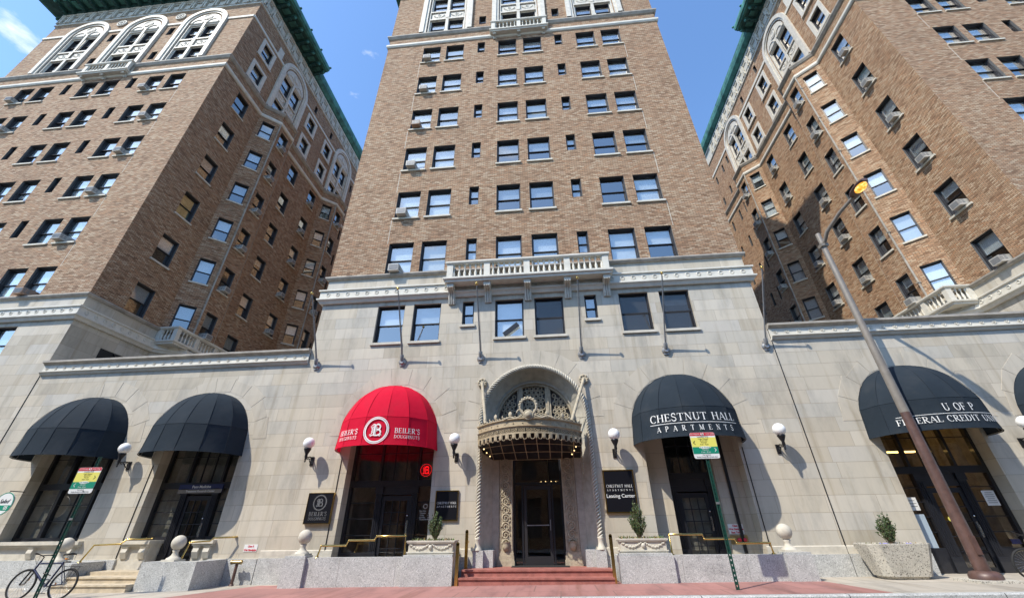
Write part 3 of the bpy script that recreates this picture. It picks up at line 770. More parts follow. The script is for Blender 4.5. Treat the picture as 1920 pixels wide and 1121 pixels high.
    if name == 'middle_tower': entry_holes(S, xl, xr, front_holes)
    elif name == 'left_tower':
        wall(S, (xl, 0), (xr, 0), gz, 9.85, front_holes, mj=0)
    else: wall(S, (xl, 0), (xr, 0), gz, 9.85, front_holes, mj=0)
    wall(S, (xl, 0), (xr, 0), 10.40, 11.0, mj=0)
    for sgn in (-1, 1):
        if sgn not in sides:
            X = cx+sgn*hw; a, b = ((X, 0), (X, depth)) if sgn > 0 else ((X, depth), (X, 0))
            wall(S, a, b, 6.2 , 9.85, mj=0); wall(S, a, b, 10.40, 11.0, mj=0)
    part('stone_base', S, ['limestone', 'trim_stone'], root)
    K = MB(); sweep(K, O, [(0, 9.80), (.10, 9.80), (.16, 9.90), (.24, 9.96), (.24, 10.02), (.16, 10.05), (.16, 10.36), (.22, 10.38), (.22, 10.44), (0, 10.45)], 0)
    for a, T2, N2, L in along(O):
        n = int(L/.42); 
        if L < .6 : continue
        for i in range(n):
            u = (i+.5)*L/n; c = a+T2*u+N2*.165; Mx = Matrix.Translation((c.x, c.y, 10.2)) @ Matrix.Rotation(math.atan2(T2.y, T2.x), 4, 'Z')
            if c.y < 9:
                rows = []
                for q in range(11):
                    t = 2*PI*q/10; rows.append([Mx @ Vector(((.075+.022*math.cos(p))*math.cos(t), -.022*math.sin(p)*1.2, (.075+.022*math.cos(p))*math.sin(t))) for p in (0, 2.1, 4.2)])
                K.grid(rows, 0, True, closed=True)
    part('band_course', K, 'white_trim', root)
    K = MB(); sweep(K, O, [(0, 10.98), (.07, 11.0), (.14, 11.08), (.14, 11.145), (-.3, 11.15)], 0); part('coping', K, 'cap_stone', root)
    K = MB(); sweep(K, O, [(0, 29.18), (.06, 29.2), (.12, 29.3), (.12, 29.46), (0, 29.5)], 0); part('lower_belt', K, 'white_trim', root)
    K = MB(); sweep(K, O, [(0, 30.16), (.07, 30.2), (.17, 30.36), (.17, 30.46), (-.6, 30.5)], 0); part('upper_belt', K, 'cap_stone', root)
    K = MB()
    segs = []
    def gap(total, cuts):
        out = []; s = 0
        for c in sorted(cuts): out.append((s, c-1.82)); s = c+1.82
        out.append((s, total)); return out
    for s0, s1 in gap(2*hw, [a+hw for a in acen]):
        K = MB(); sweep(K, [(xl+s0, 0), (xl+s1, 0)], [(0, 35.68), (.07, 35.7), (.07, 35.94), (0, 35.96)]); part('spring_belt', K, 'white_trim', root)
    for sgn in sides:
        X = cx+sgn*hw
        for s0, s1 in gap(depth, [b+1.8 for b in BAYS]):
            pth = [(X, s0), (X, s1)] if sgn > 0 else [(X, s1), (X, s0)]
            K = MB(); sweep(K, pth, [(0, 35.68), (.07, 35.7), (.07, 35.94), (0, 35.96)]); part('spring_belt', K, 'white_trim', root)
    # pale caulked joints in the brickwork
    K = MB()
    for u in (-6.42, 6.46): 
        if front_cols and min(front_cols)-1 < u < max(front_cols)+1:
            for r, z in enumerate(ROWS): 
                z1 = ROWS[r-1]-.11 if r else 29.1
                K.box(cx+u-.012, cx+u+.012, -.004, .004, z+fz+.02, z1); 
    part('joint_line', K, 'trim_stone', root) if K.v else None
    # medallions
    for a in (-2.6, 2.5):
        K = MB(); K.torus((cx+a, -.05, 36.9), .36, .06); K.prism([(cx+a+.35*math.cos(2*PI*i/20), 36.9+.35*math.sin(2*PI*i/20)) for i in range(20)], -.05, .01)
        K.torus((cx+a, -.06, 36.9), .17, .05, n=12, k=6)
        for q in range(8): K.sphere((cx+a+.25*math.cos(q*PI/4), -.07, 36.9+.25*math.sin(q*PI/4)), .05, 4)
        part('medallion', K, 'cream_terracotta', root)
    # frieze with blocks
    K = MB(); sweep(K, flat, [(0, 37.62), (.10, 37.66), (.10, 37.8), (.05, 37.82), (.05, 39.0), (.16, 39.05), (.16, 39.25), (0, 39.26)])
    for a, T2, N2, L in along(flat):
        n = int(round(L/1.02)); 
        for i in range(n+1):
            u = min(max(.2, i*L/n), L-.2); c = a+T2*u
            if c.y > 20: continue
            Mx = Matrix.Translation((c.x, c.y, 0)) @ Matrix.Rotation(math.atan2(T2.y, T2.x), 4, 'Z')
            K.box(-.17, -.07, -.20, -.05, 37.86, 38.98, 0, Mx); K.box(.07, .17, -.20, -.05, 37.86, 38.98, 0, Mx); K.box(-.20, .20, -.16, -.05, 38.3, 38.98, 0, Mx)
            if i < n:
                for q in range(4): K.box(.28+.14*q, .36+.14*q, -.14, -.05, 38.72, 38.92, 0, Mx)
                K.box(.27, .80, -.09, -.05, 38.0, 38.55, 0, Mx)
    part('frieze', K, 'trim_stone', root)
    # copper eaves: deep over the front and the first bay, shallow behind
    K = MB(); pr = 1.55; yb = 7.2
    big = [(xl, yb), (xl, 0), (xr, 0), (xr, yb)]
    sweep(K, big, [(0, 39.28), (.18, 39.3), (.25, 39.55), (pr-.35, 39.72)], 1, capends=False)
    sweep(K, big, [(pr-.35, 39.72), (pr-.12, 39.72), (pr-.12, 39.82), (pr, 39.86), (pr+.04, 40.1), (pr-.05, 40.45), (.0, 40.9)], 0, capends=False)
    for (x, s) in ((xl, -1), (xr, 1)):
        K.face([(x, yb, 39.28), (x+s*(pr-.35), yb, 39.72), (x+s*pr, yb, 39.86), (x+s*(pr-.05), yb, 40.45), (x, yb, 40.9)], 0)
        pth = [(x, yb), (x, depth)] if s > 0 else [(x, depth), (x, yb)]
        sweep(K, pth, [(0, 39.28), (.25, 39.32), (.55, 39.6), (.62, 39.9), (.62, 40.3), (0, 40.5)], 0)
    for a, T2, N2, L in along(big):
        n = int(round(L/1.02))
        for i in range(n+1):
            u = min(max(.15, i*L/n), L-.15); c = a+T2*u
            Mx = Matrix.Translation((c.x, c.y, 0)) @ Matrix.Rotation(math.atan2(T2.y, T2.x), 4, 'Z')
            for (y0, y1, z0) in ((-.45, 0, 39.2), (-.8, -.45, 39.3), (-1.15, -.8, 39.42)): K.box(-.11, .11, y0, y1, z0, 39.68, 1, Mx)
            K.box(-.15, .15, -1.22, -.2, 39.60, 39.70, 0, Mx); K.sphere(tuple(Mx @ Vector((0, -1.15, 39.45))), .12, 5, 0)
            if i < n: K.box(.30, L/n-.30, -.95, -.35, 39.52, 39.58, 0, Mx)
    # antefixes on the edge
    for a, T2, N2, L in along(big):
        n = int(round(L/2.04))
        for i in range(n+1):
            c = a+T2*min(L, i*L/n)+N2*(pr+.02); K.sphere((c.x, c.y, 40.42), .11, 5, 0)
    part('copper_cornice', K, ['copper_green', 'copper_dark'], root)
    K = MB(); K.face([(xl, 0, 40.3), (xr, 0, 40.3), (xr, depth, 40.3), (xl, depth, 40.3)]); part('roof', K, 'cap_stone', root)
    K = MB(); wall(K, (xr, depth), (xl, depth), 6.2, 40.3); part('rear_wall', K, ['brick', 'jamb_metal'], root)
    # upper balcony
    balcony(root, [(cx-1.78, 0), (cx-1.78, -.32), (cx+1.78, -.32), (cx+1.78, 0)], 29.52, 30.55, [-1.6, 0.0, 1.6], name='upper_balcony', cx=cx, small=True)
    if name == 'middle_tower' : balcony(root, [(cx-3.31, 0), (cx-3.31, -.60), (cx+3.31, -.60), (cx+3.31, 0)], 10.40, 11.19, [-3.17, -1.65, 0, 1.62, 3.18], name='great_balcony', cx=cx)
    return root
def baluster(mb, x, y, z, h, m=0):
    k = h
    mb.lathe([(.055, 0), (.055, .08*k), (.03, .12*k), (.062, .30*k), (.055, .40*k), (.024, .62*k), (.022, .74*k), (.05, .80*k), (.03, .86*k), (.055, .92*k), (.055, k)], 8, m, (x, y, z))
def balcony(root, path, zf, zt, corbels, name='balcony', cx=0, small=False):
    S = MB(); fl = .20
    sweep(S, path, [(-.05, zf-fl), (.06, zf-fl), (.06, zf-fl+.06), (.14, zf-.08), (.14, zf), (-.20, zf)])
    S.face([(*p, zf-fl+.01) for p in path][::-1]); S.face([(*p, zf-.01) for p in path])
    sweep(S, path, [(-.20, zt-.13), (.03, zt-.13), (.09, zt-.07), (.09, zt), (-.20, zt)]); 
    S.box
    bps = []
    for a, T, Nn, L in along(path):
        Mx = Matrix.Translation((a.x, a.y, 0)) @ Matrix.Rotation(math.atan2(T.y, T.x), 4, 'Z')
        npan = max(1, int(round(L/1.55))); 
        for i in range(npan+1):
            u = min(max(.10, i*L/npan), L-.10)
            S.box(u-.125, u+.125, -.02 if True else 0, .16, zf-.004, zt-.126, 0, Mx)
        for i in range(npan):
            u0, u1 = i*L/npan+.14, (i+1)*L/npan-.14
            nb = max(2, int(round((u1-u0)/.235)))
            for k in range(nb):
                p = Mx @ Vector((u0+(k+.5)*(u1-u0)/nb, .07, zf)); bps.append(p)
    o = part(name, S, 'white_trim', root)
    bal = MB(); baluster(bal, 0, 0, .01, zt-.13-zf-.01); bm_ = bal.mesh('baluster', ['white_trim'])
    for p in bps: link('baluster', bm_, o, (p.x, p.y, zf))
    if corbels:
        y0 = min(p[1] for p in path)
        d = -y0
        for c in corbels:
            K = MB(); x = cx+c; w = .10 if small else .14; hh = .16 if small else .60
            zt2 = zf-fl+.002
            pr = [(0, zt2-hh-.12), (-.10*d, zt2-hh-.12), (-.22*d, zt2-hh+.05), (-.30*d, zt2-hh*.45), (-.62*d, zt2-hh*.28), (-.92*d, zt2-.16), (-.94*d, zt2), (0, zt2)]
            aa = [(x-w, y, z) for y, z in pr]; bb = [(x+w, y, z) for y, z in pr]
            K.face(aa); K.face(bb[::-1])
            for i in range(len(pr)):
                j = (i+1) % len(pr); K.face([aa[j], aa[i], bb[i], bb[j]])
            for s in (-1, 0, 1):
                K.tube([(x+s*w*.62, y-.02, z-.01) for y, z in pr[1:6]], .03, 5)
            cm = K.mesh('corbel', ['white_trim']); link('corbel', cm, o)
    return o
# ------------------------------------------------------------------ stone front of the middle tower
ENT = -0.59
def arch_hole(S, cx, r, zs, ztop, depth=.45, n=24, m=0, mj=0):
    """fills the spandrels of a square hole (cx-r..cx+r, zs..ztop) and gives the arch its soffit"""
    P = [(cx-r*math.cos(PI*i/n), zs+r*math.sin(PI*i/n)) for i in range(n+1)]
    for i in range(n):
        a, b = P[i], P[i+1]
        S.face([(a[0], 0, a[1]), (b[0], 0, b[1]), (b[0], 0, ztop), (a[0], 0, ztop)], m)
        S.face([(a[0], 0, a[1]), (a[0], depth, a[1]), (b[0], depth, b[1]), (b[0], 0, b[1])], mj)
SHOP_R = 1.50
def voussoirs(parent, cx, zs, r0, r1, n=9):
    K = MB(); rr = random.Random(int(cx*10))
    for i in range(n):
        a0, a1 = PI*i/n+.006, PI*(i+1)/n-.006; ro = r1+rr.choice([0, .06, .12]) ; 
        pts = [(cx-r0*math.cos(a0), zs+r0*math.sin(a0)), (cx-ro*math.cos(a0), zs+ro*math.sin(a0)), (cx-ro*math.cos(a1), zs+ro*math.sin(a1)), (cx-r0*math.cos(a1), zs+r0*math.sin(a1))]
        K.prism(pts, -.008, .02)
    part('arch_stones', K, 'trim_vous', parent)
ashlar('trim_vous', 6.0, 6.0, [(0,(.49,.443,.36)), (1,(.51,.463,.38))], (.4,.38,.35), .001, .65)
def entry_holes(S, xl, xr, stone_windows):
    hs = list(stone_windows)
    for c in (-5.57, 4.5): hs += [(c-SHOP_R-xl, c+SHOP_R-xl, .3, 4.4, .45), (c-SHOP_R-xl, c+SHOP_R-xl, 4.4, 4.4+SHOP_R, .0)]
    hs += [(ENT-1.8-xl, ENT+1.8-xl, .3, 4.8, .06), (ENT-1.8-xl, ENT+1.8-xl, 4.8, 6.6, .0)]
    wall(S, (xl, 0), (xr, 0), .3, 9.85, hs, mj=0)
    for c in (-5.57, 4.5): arch_hole(S, c, SHOP_R, 4.4, 4.4+SHOP_R)
    arch_hole(S, ENT, 1.8, 4.8, 6.6, .06)

def gz(x): return .19+.009*(x+.6)        # the pavement climbs gently to the right

# ------------------------------------------------------------------ ground
g = MB(); g.face([(-900, -900, -.02), (900, -900, -.02), (900, 900, -.02), (-900, 900, -.02)]); struct('ground', g, 'asphalt')
g = MB(); g.face([(-200, -16, .0), (200, -16, .0), (200, -3.4, .0), (-200, -3.4, .0)]); struct('road', g, 'asphalt')
def sheet(x0, x1, y0, y1, dz, n=1):
    g = MB(); g.face([(x0, y0, gz(x0)+dz), (x1, y0, gz(x1)+dz), (x1, y1, gz(x1)+dz), (x0, y1, gz(x0)+dz)]); return g
struct('sidewalk', sheet(-45, 45, -3.28, .6, 0), 'sidewalk')
g = MB()
for k in range(30):
    x0 = -45+3*k; x1 = x0+2.985
    z0, z1 = gz(x0), gz(x1)
    v = [(x0,-3.46,-.02),(x1,-3.46,-.02),(x1,-3.46,z1-.025),(x0,-3.46,z0-.025),(x0,-3.44,z0+.002),(x1,-3.44,z1+.002),(x1,-3.28,z1+.002),(x0,-3.28,z0+.002)]
    g.face([v[0],v[1],v[2],v[3]]); g.face([v[3],v[2],v[5],v[4]]); g.face([v[4],v[5],v[6],v[7]])
struct('kerb', g, 'granite')
g = MB(); P4 = [(-10.2, -3.27), (7.0, -3.27), (6.7, -.3), (-9.0, -.3)]
g.face([(x, y, gz(x)+.004) for x, y in P4]); struct('red_pavement', g, 'red_paving')

# the far side of the street, behind the camera (seen only in the glass)
def street_row(x0, x1, zt, seed):
    rr = random.Random(seed); K = MB(); hs = []
    n = int((x1-x0)/2.2); W = x1-x0
    for i in range(n):
        for z in range(int((zt-5)/3.3)): hs.append((W*(i+.25)/n, W*(i+.75)/n, 5+3.3*z, 6.9+3.3*z, .2))
        hs.append((W*(i+.12)/n, W*(i+.88)/n, .9, 3.6, .3))
    wall(K, (x1, -21.5), (x0, -21.5), 0, zt, hs, m=0, mj=1)
    K.face([(x0, -21.8, 0), (x1, -21.8, 0), (x1, -21.8, zt-.1), (x0, -21.8, zt-.1)], 1)
    K.box(x0, x1, -33, -21.82, 0, zt, 0)
    o = part('row_building', K, ['brick', 'jamb_metal']); tag(o, 'plain brick street building across the road, %s of three' % {1:'first', 2:'second', 3:'third'}[seed], 'building')
street_row(-60, -22, 13, 1); street_row(-22, 6, 15.5, 2); street_row(6, 55, 12, 3)
struct('far_sidewalk', (lambda g: (g.face([(-200,-21.5,.12),(200,-21.5,.12),(200,-16,.12),(-200,-16,.12)]), g)[1])(MB()), 'sidewalk')

# ------------------------------------------------------------------ towers
acm = {(r, 0): "white air conditioner, middle tower, far left window column, %s row below the belts" % ORD[r] for r in range(6)}
acm[(2, 0)] = "rusty brown air conditioner in middle tower's far left window column, third row under the belts"
middle = tower('middle_tower', 'middle tan brick apartment tower on a limestone base with the carved arched entrance', -0.64, 8.80, (), FC, acm, {}, 'middle tower')
def lab(r, c, t): return "white air conditioner, %s front, %s, %s row below the belts" % (t, ['far left window','second window from left','third window from left','fourth window from left','second window from right','far right window'][c], ORD[r])
acl = {(0,0):0, (0,4):0, (1,1):0, (1,5):0, (2,5):0, (3,5):0, (4,5):0, (5,5):0}
acl = {k: lab(k[0], k[1], 'left tower') for k in acl}; acl[(5,5)] = "rusty brown air conditioner near the left tower's front corner, just above the stone base"
sl = {('bay0', r) for r in range(6)} | {('far middle', r) for r in range(6)} | {('near middle', 5)} | {('bay1', 0), ('bay1', 2), ('bay1', 3)}
left = tower('left_tower', 'left brick apartment tower with green copper cornice and shaded courtyard side', -30.12, 9.0, (1,), FC, acl, sl, 'left tower')
sr = {('front', r) for r in range(6)} | {('bay0', 0), ('bay0', 1), ('bay0', 5)} | {('far middle', 0), ('far middle', 1), ('far middle', 3), ('far middle', 4)} | {('near middle', 2), ('near middle', 3), ('near middle', 4)} | {('bay1', r) for r in range(5)}
right = tower('right_tower', 'right brick apartment tower with sunlit courtyard side, behind the street lamp', 29.1, 9.0, (-1,), FC[:3], {}, sr, 'right tower')

# granite course at the foot of the walls
def granite(parent, spans, top=.79):
    for a, b in spans:
        K = MB(); n = max(1, int(round((b-a)/1.6)))
        for i in range(n):
            K.box(a+(b-a)*i/n+.004, a+(b-a)*(i+1)/n-.004, -.06, .3, -.01, top)
        K.box(a, b, -.035, .02, top, top+.02, 1)
        part('granite_plinth', K, ['granite', 'trim_stone'], parent)
def water_table(parent, spans):
    for a, b in spans:
        K = MB(); sweep(K, [(a, 0), (b, 0)], [(.0, .80), (.03, .805), (.03, .98), (.0, 1.0)])
        part('water_table', K, 'trim_stone', parent)
granite(middle, [(-9.44, -7.07), (-4.07, -2.55), (1.40, 3.0), (6.0, 8.16)]); water_table(middle, [(-9.44, -7.07), (-4.07, -2.55), (1.40, 3.0), (6.0, 8.16)])
granite(left, [(-39.1, -21.14)]); granite(right, [(20.12, 38.1)])
voussoirs(middle, -5.57, 4.4, 1.80, 2.36); voussoirs(middle, 4.5, 4.4, 1.80, 2.36); voussoirs(middle, ENT, 4.8, 1.98, 2.42, 11)

# ------------------------------------------------------------------ low shop wings
def wing(name, label, x0, x1, cxs, ztop, ents=()):
    root = thing(name, label, 'building', ((x0+x1)/2, 0, 0))
    S = MB(); hs = []
    for c in cxs: hs += [(c-SHOP_R-x0, c+SHOP_R-x0, .2, 4.4, .45), (c-SHOP_R-x0, c+SHOP_R-x0, 4.4, 4.4+SHOP_R, .0)]
    wall(S, (x0, 0), (x1, 0), .2, ztop-.55, hs, mj=0)
    for c in cxs: arch_hole(S, c, SHOP_R, 4.4, 4.4+SHOP_R)
    part('wall', S, ['limestone', 'trim_stone'], root)
    z = ztop
    K = MB(); sweep(K, [(x0+.02, 0), (x1-.02, 0)], [(0, z-.62), (.06, z-.60), (.10, z-.54), (.16, z-.50), (.16, z-.47), (.06, z-.455), (.06, z-.19), (.0, z-.18)])
    n = int((x1-x0)/.40)
    for i in range(n):
        x = x0+(x1-x0)*(i+.5)/n; K.torus((x, -.065, z-.32), .06, .018, n=10, k=4); K.sphere((x, -.06, z-.32), .03, 4)
    part('parapet_band', K, 'white_trim', root)
    K = MB(); sweep(K, [(x0+.0, 0), (x1-.0, 0)], [(0, z-.19), (.08, z-.185), (.14, z-.12), (.20, z-.10), (.20, z-.02), (.14, z), (-.5, z+.01), (-.5, z-.4)], 0); part('coping', K, 'cap_stone', root)
    K = MB(); K.box(x0+.1, x1-.1, .5, 33, z-1.2, z-1.0); part('roof', K, 'cap_stone', root)
    return root
lw = wing('shop_wing', 'low limestone shop wing between left and middle towers with two black awnings', -21.12, -9.44, (-17.52, -12.66), 7.79)
rw = wing('shop_wing', 'low limestone shop wing between middle and right towers, behind the tall street lamp', 8.16, 20.1, (11.88, 16.95), 7.92)
granite(lw, [(-21.1, -19.02), (-19.0, -16.05), (-16.02, -14.3), (-11.15, -9.46)], .77)
granite(rw, [(8.18, 10.35), (13.4, 15.4), (18.5, 20.0)], .80); water_table(rw, [(8.18, 10.35), (13.4, 15.4)])
voussoirs(lw, -17.52, 4.4, 1.80, 2.26); voussoirs(lw, -12.66, 4.4, 1.80, 2.26); voussoirs(rw, 11.88, 4.4, 1.80, 2.26); voussoirs(rw, 16.95, 4.4, 1.80, 2.26)
# lightning conductor / joints
for (x, z1, par) in ((-21.13, 7.2, left), (-14.35, 3.6, lw), (-7.32, 3.7, middle), (6.1, 3.7, middle), (8.17, 7.3, rw)):
    K = MB(); K.tube([(x, -.012, .8), (x, -.012, z1)], .014, 6); part('joint_cable', K, 'black_metal', par)

# ------------------------------------------------------------------ shop fronts
def text_sub(parent, s, size, mat, loc, **k):
    o = link('lettering', text_mesh(s, size, mat, **k), parent, loc); return o
def shopfront(parent, x0, x1, zb, zsill, door, ztr=2.95, ztop=5.6, upper=(3,3), sidepanes=4, room='shop_room', shelf=False, y=.45, sides=None):
    root = link('shopfront', None, parent, Vector((0,0,0))-wloc(parent))
    F = MB(); G = MB(); dx0, dx1, dzt = door if door else (0, 0, 0)
    t = .07
    F.box(x0-.02, x0+.10, y-.03, y+.12, zb, ztop); F.box(x1-.10, x1+.02, y-.03, y+.12, zb, ztop)
    F.box(x0+.10, x1-.10, y-.05, y+.12, ztr-.10, ztr+.10)
    F.box(x0+.10, x1-.10, y-.04, y+.12, zsill, zsill+.10) if not door else None
    # sidelights and centre
    def panes(a, b, c, d, nx, nz, yy=y+.03):
        w = .025
        for i in range(1, nx): F.box(a+(b-a)*i/nx-w/2, a+(b-a)*i/nx+w/2, yy-.02, yy+.03, c, d)
        for j in range(1, nz): F.box(a, b, yy-.019, yy+.029, c+(d-c)*j/nz-w/2, c+(d-c)*j/nz+w/2)
        for i in range(nx):
            for j in range(nz):
                G.face([(a+(b-a)*i/nx, yy+.005, c+(d-c)*j/nz), (a+(b-a)*(i+1)/nx, yy+.005, c+(d-c)*j/nz), (a+(b-a)*(i+1)/nx, yy+.005+rnd.uniform(-.004,.004), c+(d-c)*(j+1)/nz), (a+(b-a)*i/nx, yy+.005, c+(d-c)*(j+1)/nz)])
    if door:
        m0, m1 = dx0-.22, dx1+.22
        for (a, b) in ((m0, dx0), (dx1, m1)):                      # fluted pilasters
            F.box(a, b, y-.06, y+.12, zb, ztr-.10)
            for k in range(3): F.box(a+.035+.06*k, a+.06+.06*k, y-.078, y-.06, zb+.45, ztr-.35)
            F.box(a-.03, b+.03, y-.10, y-.06, zb, zb+.40)
            F.box(a-.03, b+.03, y-.09, y-.06, ztr-.3, ztr-.1)
        F.box(dx0, dx1, y-.03, y+.12, dzt+.04, ztr-.10)
        for (a, b) in ((x0+.10, m0), (m1, x1-.10)):
            if b-a < .12: continue
            F.box(a, b, y-.03, y+.12, zb, zsill+.10); panes(a, b, zsill+.10, ztr-.10, 1, sidepanes)
        D = MB(); DG = MB(); yy = y-.01; st = .12
        D.box(dx0, dx0+st, yy, yy+.05, zb+.01, dzt); D.box(dx1-st, dx1, yy, yy+.05, zb+.01, dzt); D.box(dx0+st, dx1-st, yy, yy+.05, zb+.01, zb+.16); D.box(dx0+st, dx1-st, yy, yy+.05, dzt-.14, dzt)
        a, b, c, d = dx0+st, dx1-st, zb+.16, dzt-.14
        for i in range(1, 3): D.box(a+(b-a)*i/3-.012, a+(b-a)*i/3+.012, yy+.001, yy+.045, c, d)
        for j in range(1, 5): D.box(a, b, yy+.002, yy+.046, c+(d-c)*j/5-.012, c+(d-c)*j/5+.012)
        DG.face([(a, yy+.03, c), (b, yy+.03, c), (b, yy+.03, d), (a, yy+.03, d)])
        do = sub('door', D, 'door_paint', root)
        H = MB(); H.tube([(dx1-.06, yy-.05, zb+.95), (dx1-.06, yy-.05, zb+1.2)], .012, 6); H.box(dx1-.09, dx1-.03, yy-.012, yy, zb+.88, zb+1.28); H.sphere((dx1-.06, yy-.03, zb+1.42), .025, 5)
        sub('door_glass', DG, 'shop_glass', root); sub('handle', H, 'chrome', root)
        cuts = [(x0+.10, m0), (m0+.08, m1-.08), (m1, x1-.10)]
        F.box(m0, m0+.08, y-.03, y+.12, ztr+.1, ztop); F.box(m1-.08, m1, y-.03, y+.12, ztr+.1, ztop)
        panes(x0+.10, m0, ztr+.10, ztop, 1, upper[1]); panes(m0+.08, m1-.08, ztr+.10, ztop, 3, upper[1]); panes(m1, x1-.10, ztr+.10, ztop, 1, upper[1])
    else:
        q = x0+.10+(x1-x0-.2)*.30; q2 = x0+.10+(x1-x0-.2)*.80
        for c, d, nz in ((zsill+.10, ztr-.10, 3), (ztr+.10, ztop, upper[1])):
            panes(x0+.10, q, c, d, 1, nz); panes(q+.12, q2, c, d, 2, nz); panes(q2+.10, x1-.10, c, d, 1, nz)
            F.box(q, q+.12, y-.04, y+.12, c, d); F.box(q2, q2+.10, y-.04, y+.12, c, d)
    sub('frame', F, 'door_paint', root); sub('glazing', G, 'shop_glass', root)
    Rm = MB(); a, b, c, d, e, g2 = x0-.3, x1+.3, y+.13, y+4.0, 0.0, 6.0
    Rm.face([(a,d,e),(b,d,e),(b,d,g2),(a,d,g2)]); Rm.face([(a,c,e),(a,d,e),(a,d,g2),(a,c,g2)]); Rm.face([(b,c,e),(b,d,e),(b,d,g2),(b,c,g2)])
    Rm.face([(a,c,g2),(b,c,g2),(b,d,g2),(a,d,g2)]); Rm.face([(a,c,e),(b,c,e),(b,d,e),(a,d,e)])
    for k in range(5): Rm.box(x0+.3+.6*k, x0+.7+.6*k, y+1.2+.4*(k % 3), y+1.5+.4*(k % 3), .4, 1.3+.5*((k*7) % 3))
    sub('room', Rm, room, root)
    if shelf:
        spans = [(x0-.35, x1+.25)] if not door else [(x0-.12, dx0-.25), (dx1+.25, x1+.12)]
        for a, b in spans:
            K = MB(); K.box(a, b, -.16, y-.03, zsill-.10, zsill-.0); K.box(a+.03, b-.03, -.11, y-.03, zsill-.16, zsill-.10)
            for xx in ((a+.1, b-.3) if b-a < 1.5 else (a+.2, a+(b-a)*.5, b-.4)):
                pr = [(0, .80), (-.05, .80), (-.13, .98), (-.10, 1.08), (-.14, zsill-.16), (0, zsill-.16)]
                A = [(xx, p, z) for p, z in pr]; Bb = [(xx+.2, p, z) for p, z in pr]; K.face(A); K.face(Bb[::-1])
                for i in range(len(pr)): j = (i+1) % len(pr); K.face([A[j], A[i], Bb[i], Bb[j]])
            K.box(a+.05, b-.05, -.012, y-.03, .4, zsill-.16)
            sub('window_shelf', K, 'trim_stone', root)
    return root
sA = shopfront(lw, -19.02, -16.02, 1.2, 1.30, None, 3.0, shelf=True)
sB = shopfront(lw, -14.16, -11.16, .5, 1.30, (-13.0, -12.05, 2.62), 2.95, shelf=True)
sC = shopfront(middle, -7.07, -4.07, .5, .80, (-5.85, -4.85, 2.50), 2.88, room='shop_room')
sE = shopfront(rw, 10.38, 13.38, .27, .80, (11.35, 12.35, 2.45), 2.95, sidepanes=5)
sF = shopfront(rw, 15.45, 18.45, .5, 1.2, None, 3.0)
simple('reflection_sheet', (.24,.23,.20), .9, noise=.35, nscale=2)  # added grey sheets behind shop glass stand in for street reflections
for o, x0, x1, z0 in ((sA, -18.95, -16.1, 1.35), (sB, -14.05, -13.2, 1.35), (sB, -11.85, -11.2, 1.35), (sB, -13.1, -11.9, 3.0)):
    K = MB(); n = 14; K.grid([[(x0+(x1-x0)*i/n, .60+.012*math.sin(i*1.9), z) for i in range(n+1)] for z in (z0, 4.9)], 0, True); sub('reflection_sheet', K, 'reflection_sheet', o)
# plain opening under the apartments awning: deep stone jambs and a narrow door
K = MB(); wall(K, (3.0, .45), (6.0, .45), .2, 5.95, [(.72, 2.20, .2, 5.6, .35)], mj=0); part('recessed_wall', K, ['limestone', 'trim_stone'], middle)
sD = shopfront(middle, 3.72, 5.20, .5, .8, (3.98, 4.94, 2.45), 2.95, y=.78)
K = MB(); K.box(4.0, 4.9, .90, .91, .6, 2.4); sub('reflection_sheet', K, 'reflection_sheet', sD)  # added sheet lightens the door panes in place of a reflection
K = MB(); K.box(5.52, 5.60, .38, .449, .8, 4.9); part('drain_pipe', K, 'black_metal', middle)
# small things on the shop fronts
K = MB(); K.box(-13.35, -11.7, .36, .40, 2.70, 2.98, 0); K.box(-13.35, -11.7, .355, .361, 2.70, 2.82, 1)
ps = part('clinic_sign', K, ['blue_print', 'steel_paint'], lw)
tt = text_mesh('Penn Medicine', .12, 'white_paint', bold=.002); link('lettering', tt, ps, (-12.5, .357, 2.90)); tt = text_mesh('Treatment Research Center', .095, 'white_paint', bold=.001); link('lettering', tt, ps, (-12.5, .352, 2.76))
# lit strips inside the credit union
K = MB(); K.box(10.3, 13.2, 1.3, 1.45, 4.62, 4.67); K.box(10.3, 13.2, 2.6, 2.72, 3.75, 3.80); part('ceiling_light', K, 'warm_light', rw)

# paper notices in the credit union sidelight
def notice(name, label, x0, x1, y, z0, z1, mat, lines=0, cat='notice', lm='black_print'):
    K = MB(); K.box(x0, x1, y-.006, y, z0, z1); o = part(name, K, mat); 
    if lines:
        L = MB()
        for k in range(lines):
            z = z1-(z1-z0)*(k+1.2)/(lines+1.5); w = (x1-x0)*(.36 if k % 3 else .28); L.box((x0+x1)/2-w, (x0+x1)/2+w, y-.008, y-.006, z, z+.012)
        part('print', L, lm, o)
    return tag(o, label, cat)
notice('paper_notice', 'white paper notice in the right sidelight behind the street lamp post', 12.85, 13.2, .44, 1.95, 2.35, 'white_paint', 6)
notice('poster', 'tall grey blue poster at the left foot of the credit union doorway', 10.62, 10.95, .44, .9, 1.75, 'poster_blue')
notice('paper_notice', 'white lettered panel above the grey blue poster in the left sidelight', 10.62, 10.92, .44, 1.85, 2.2, 'white_paint', 3)
notice('blue_sticker', 'small blue sticker low in the credit union right sidelight', 12.95, 13.2, .44, .98, 1.10, 'blue_print')
K = MB(); K.prism([(11.62+.07*math.cos(2*PI*i/20), 1.62+.07*math.sin(2*PI*i/20)) for i in range(20)], .415, .42); o = part('round_sticker', K, 'yellow_print'); tag(o, 'round yellow sticker on the credit union door', 'sticker')

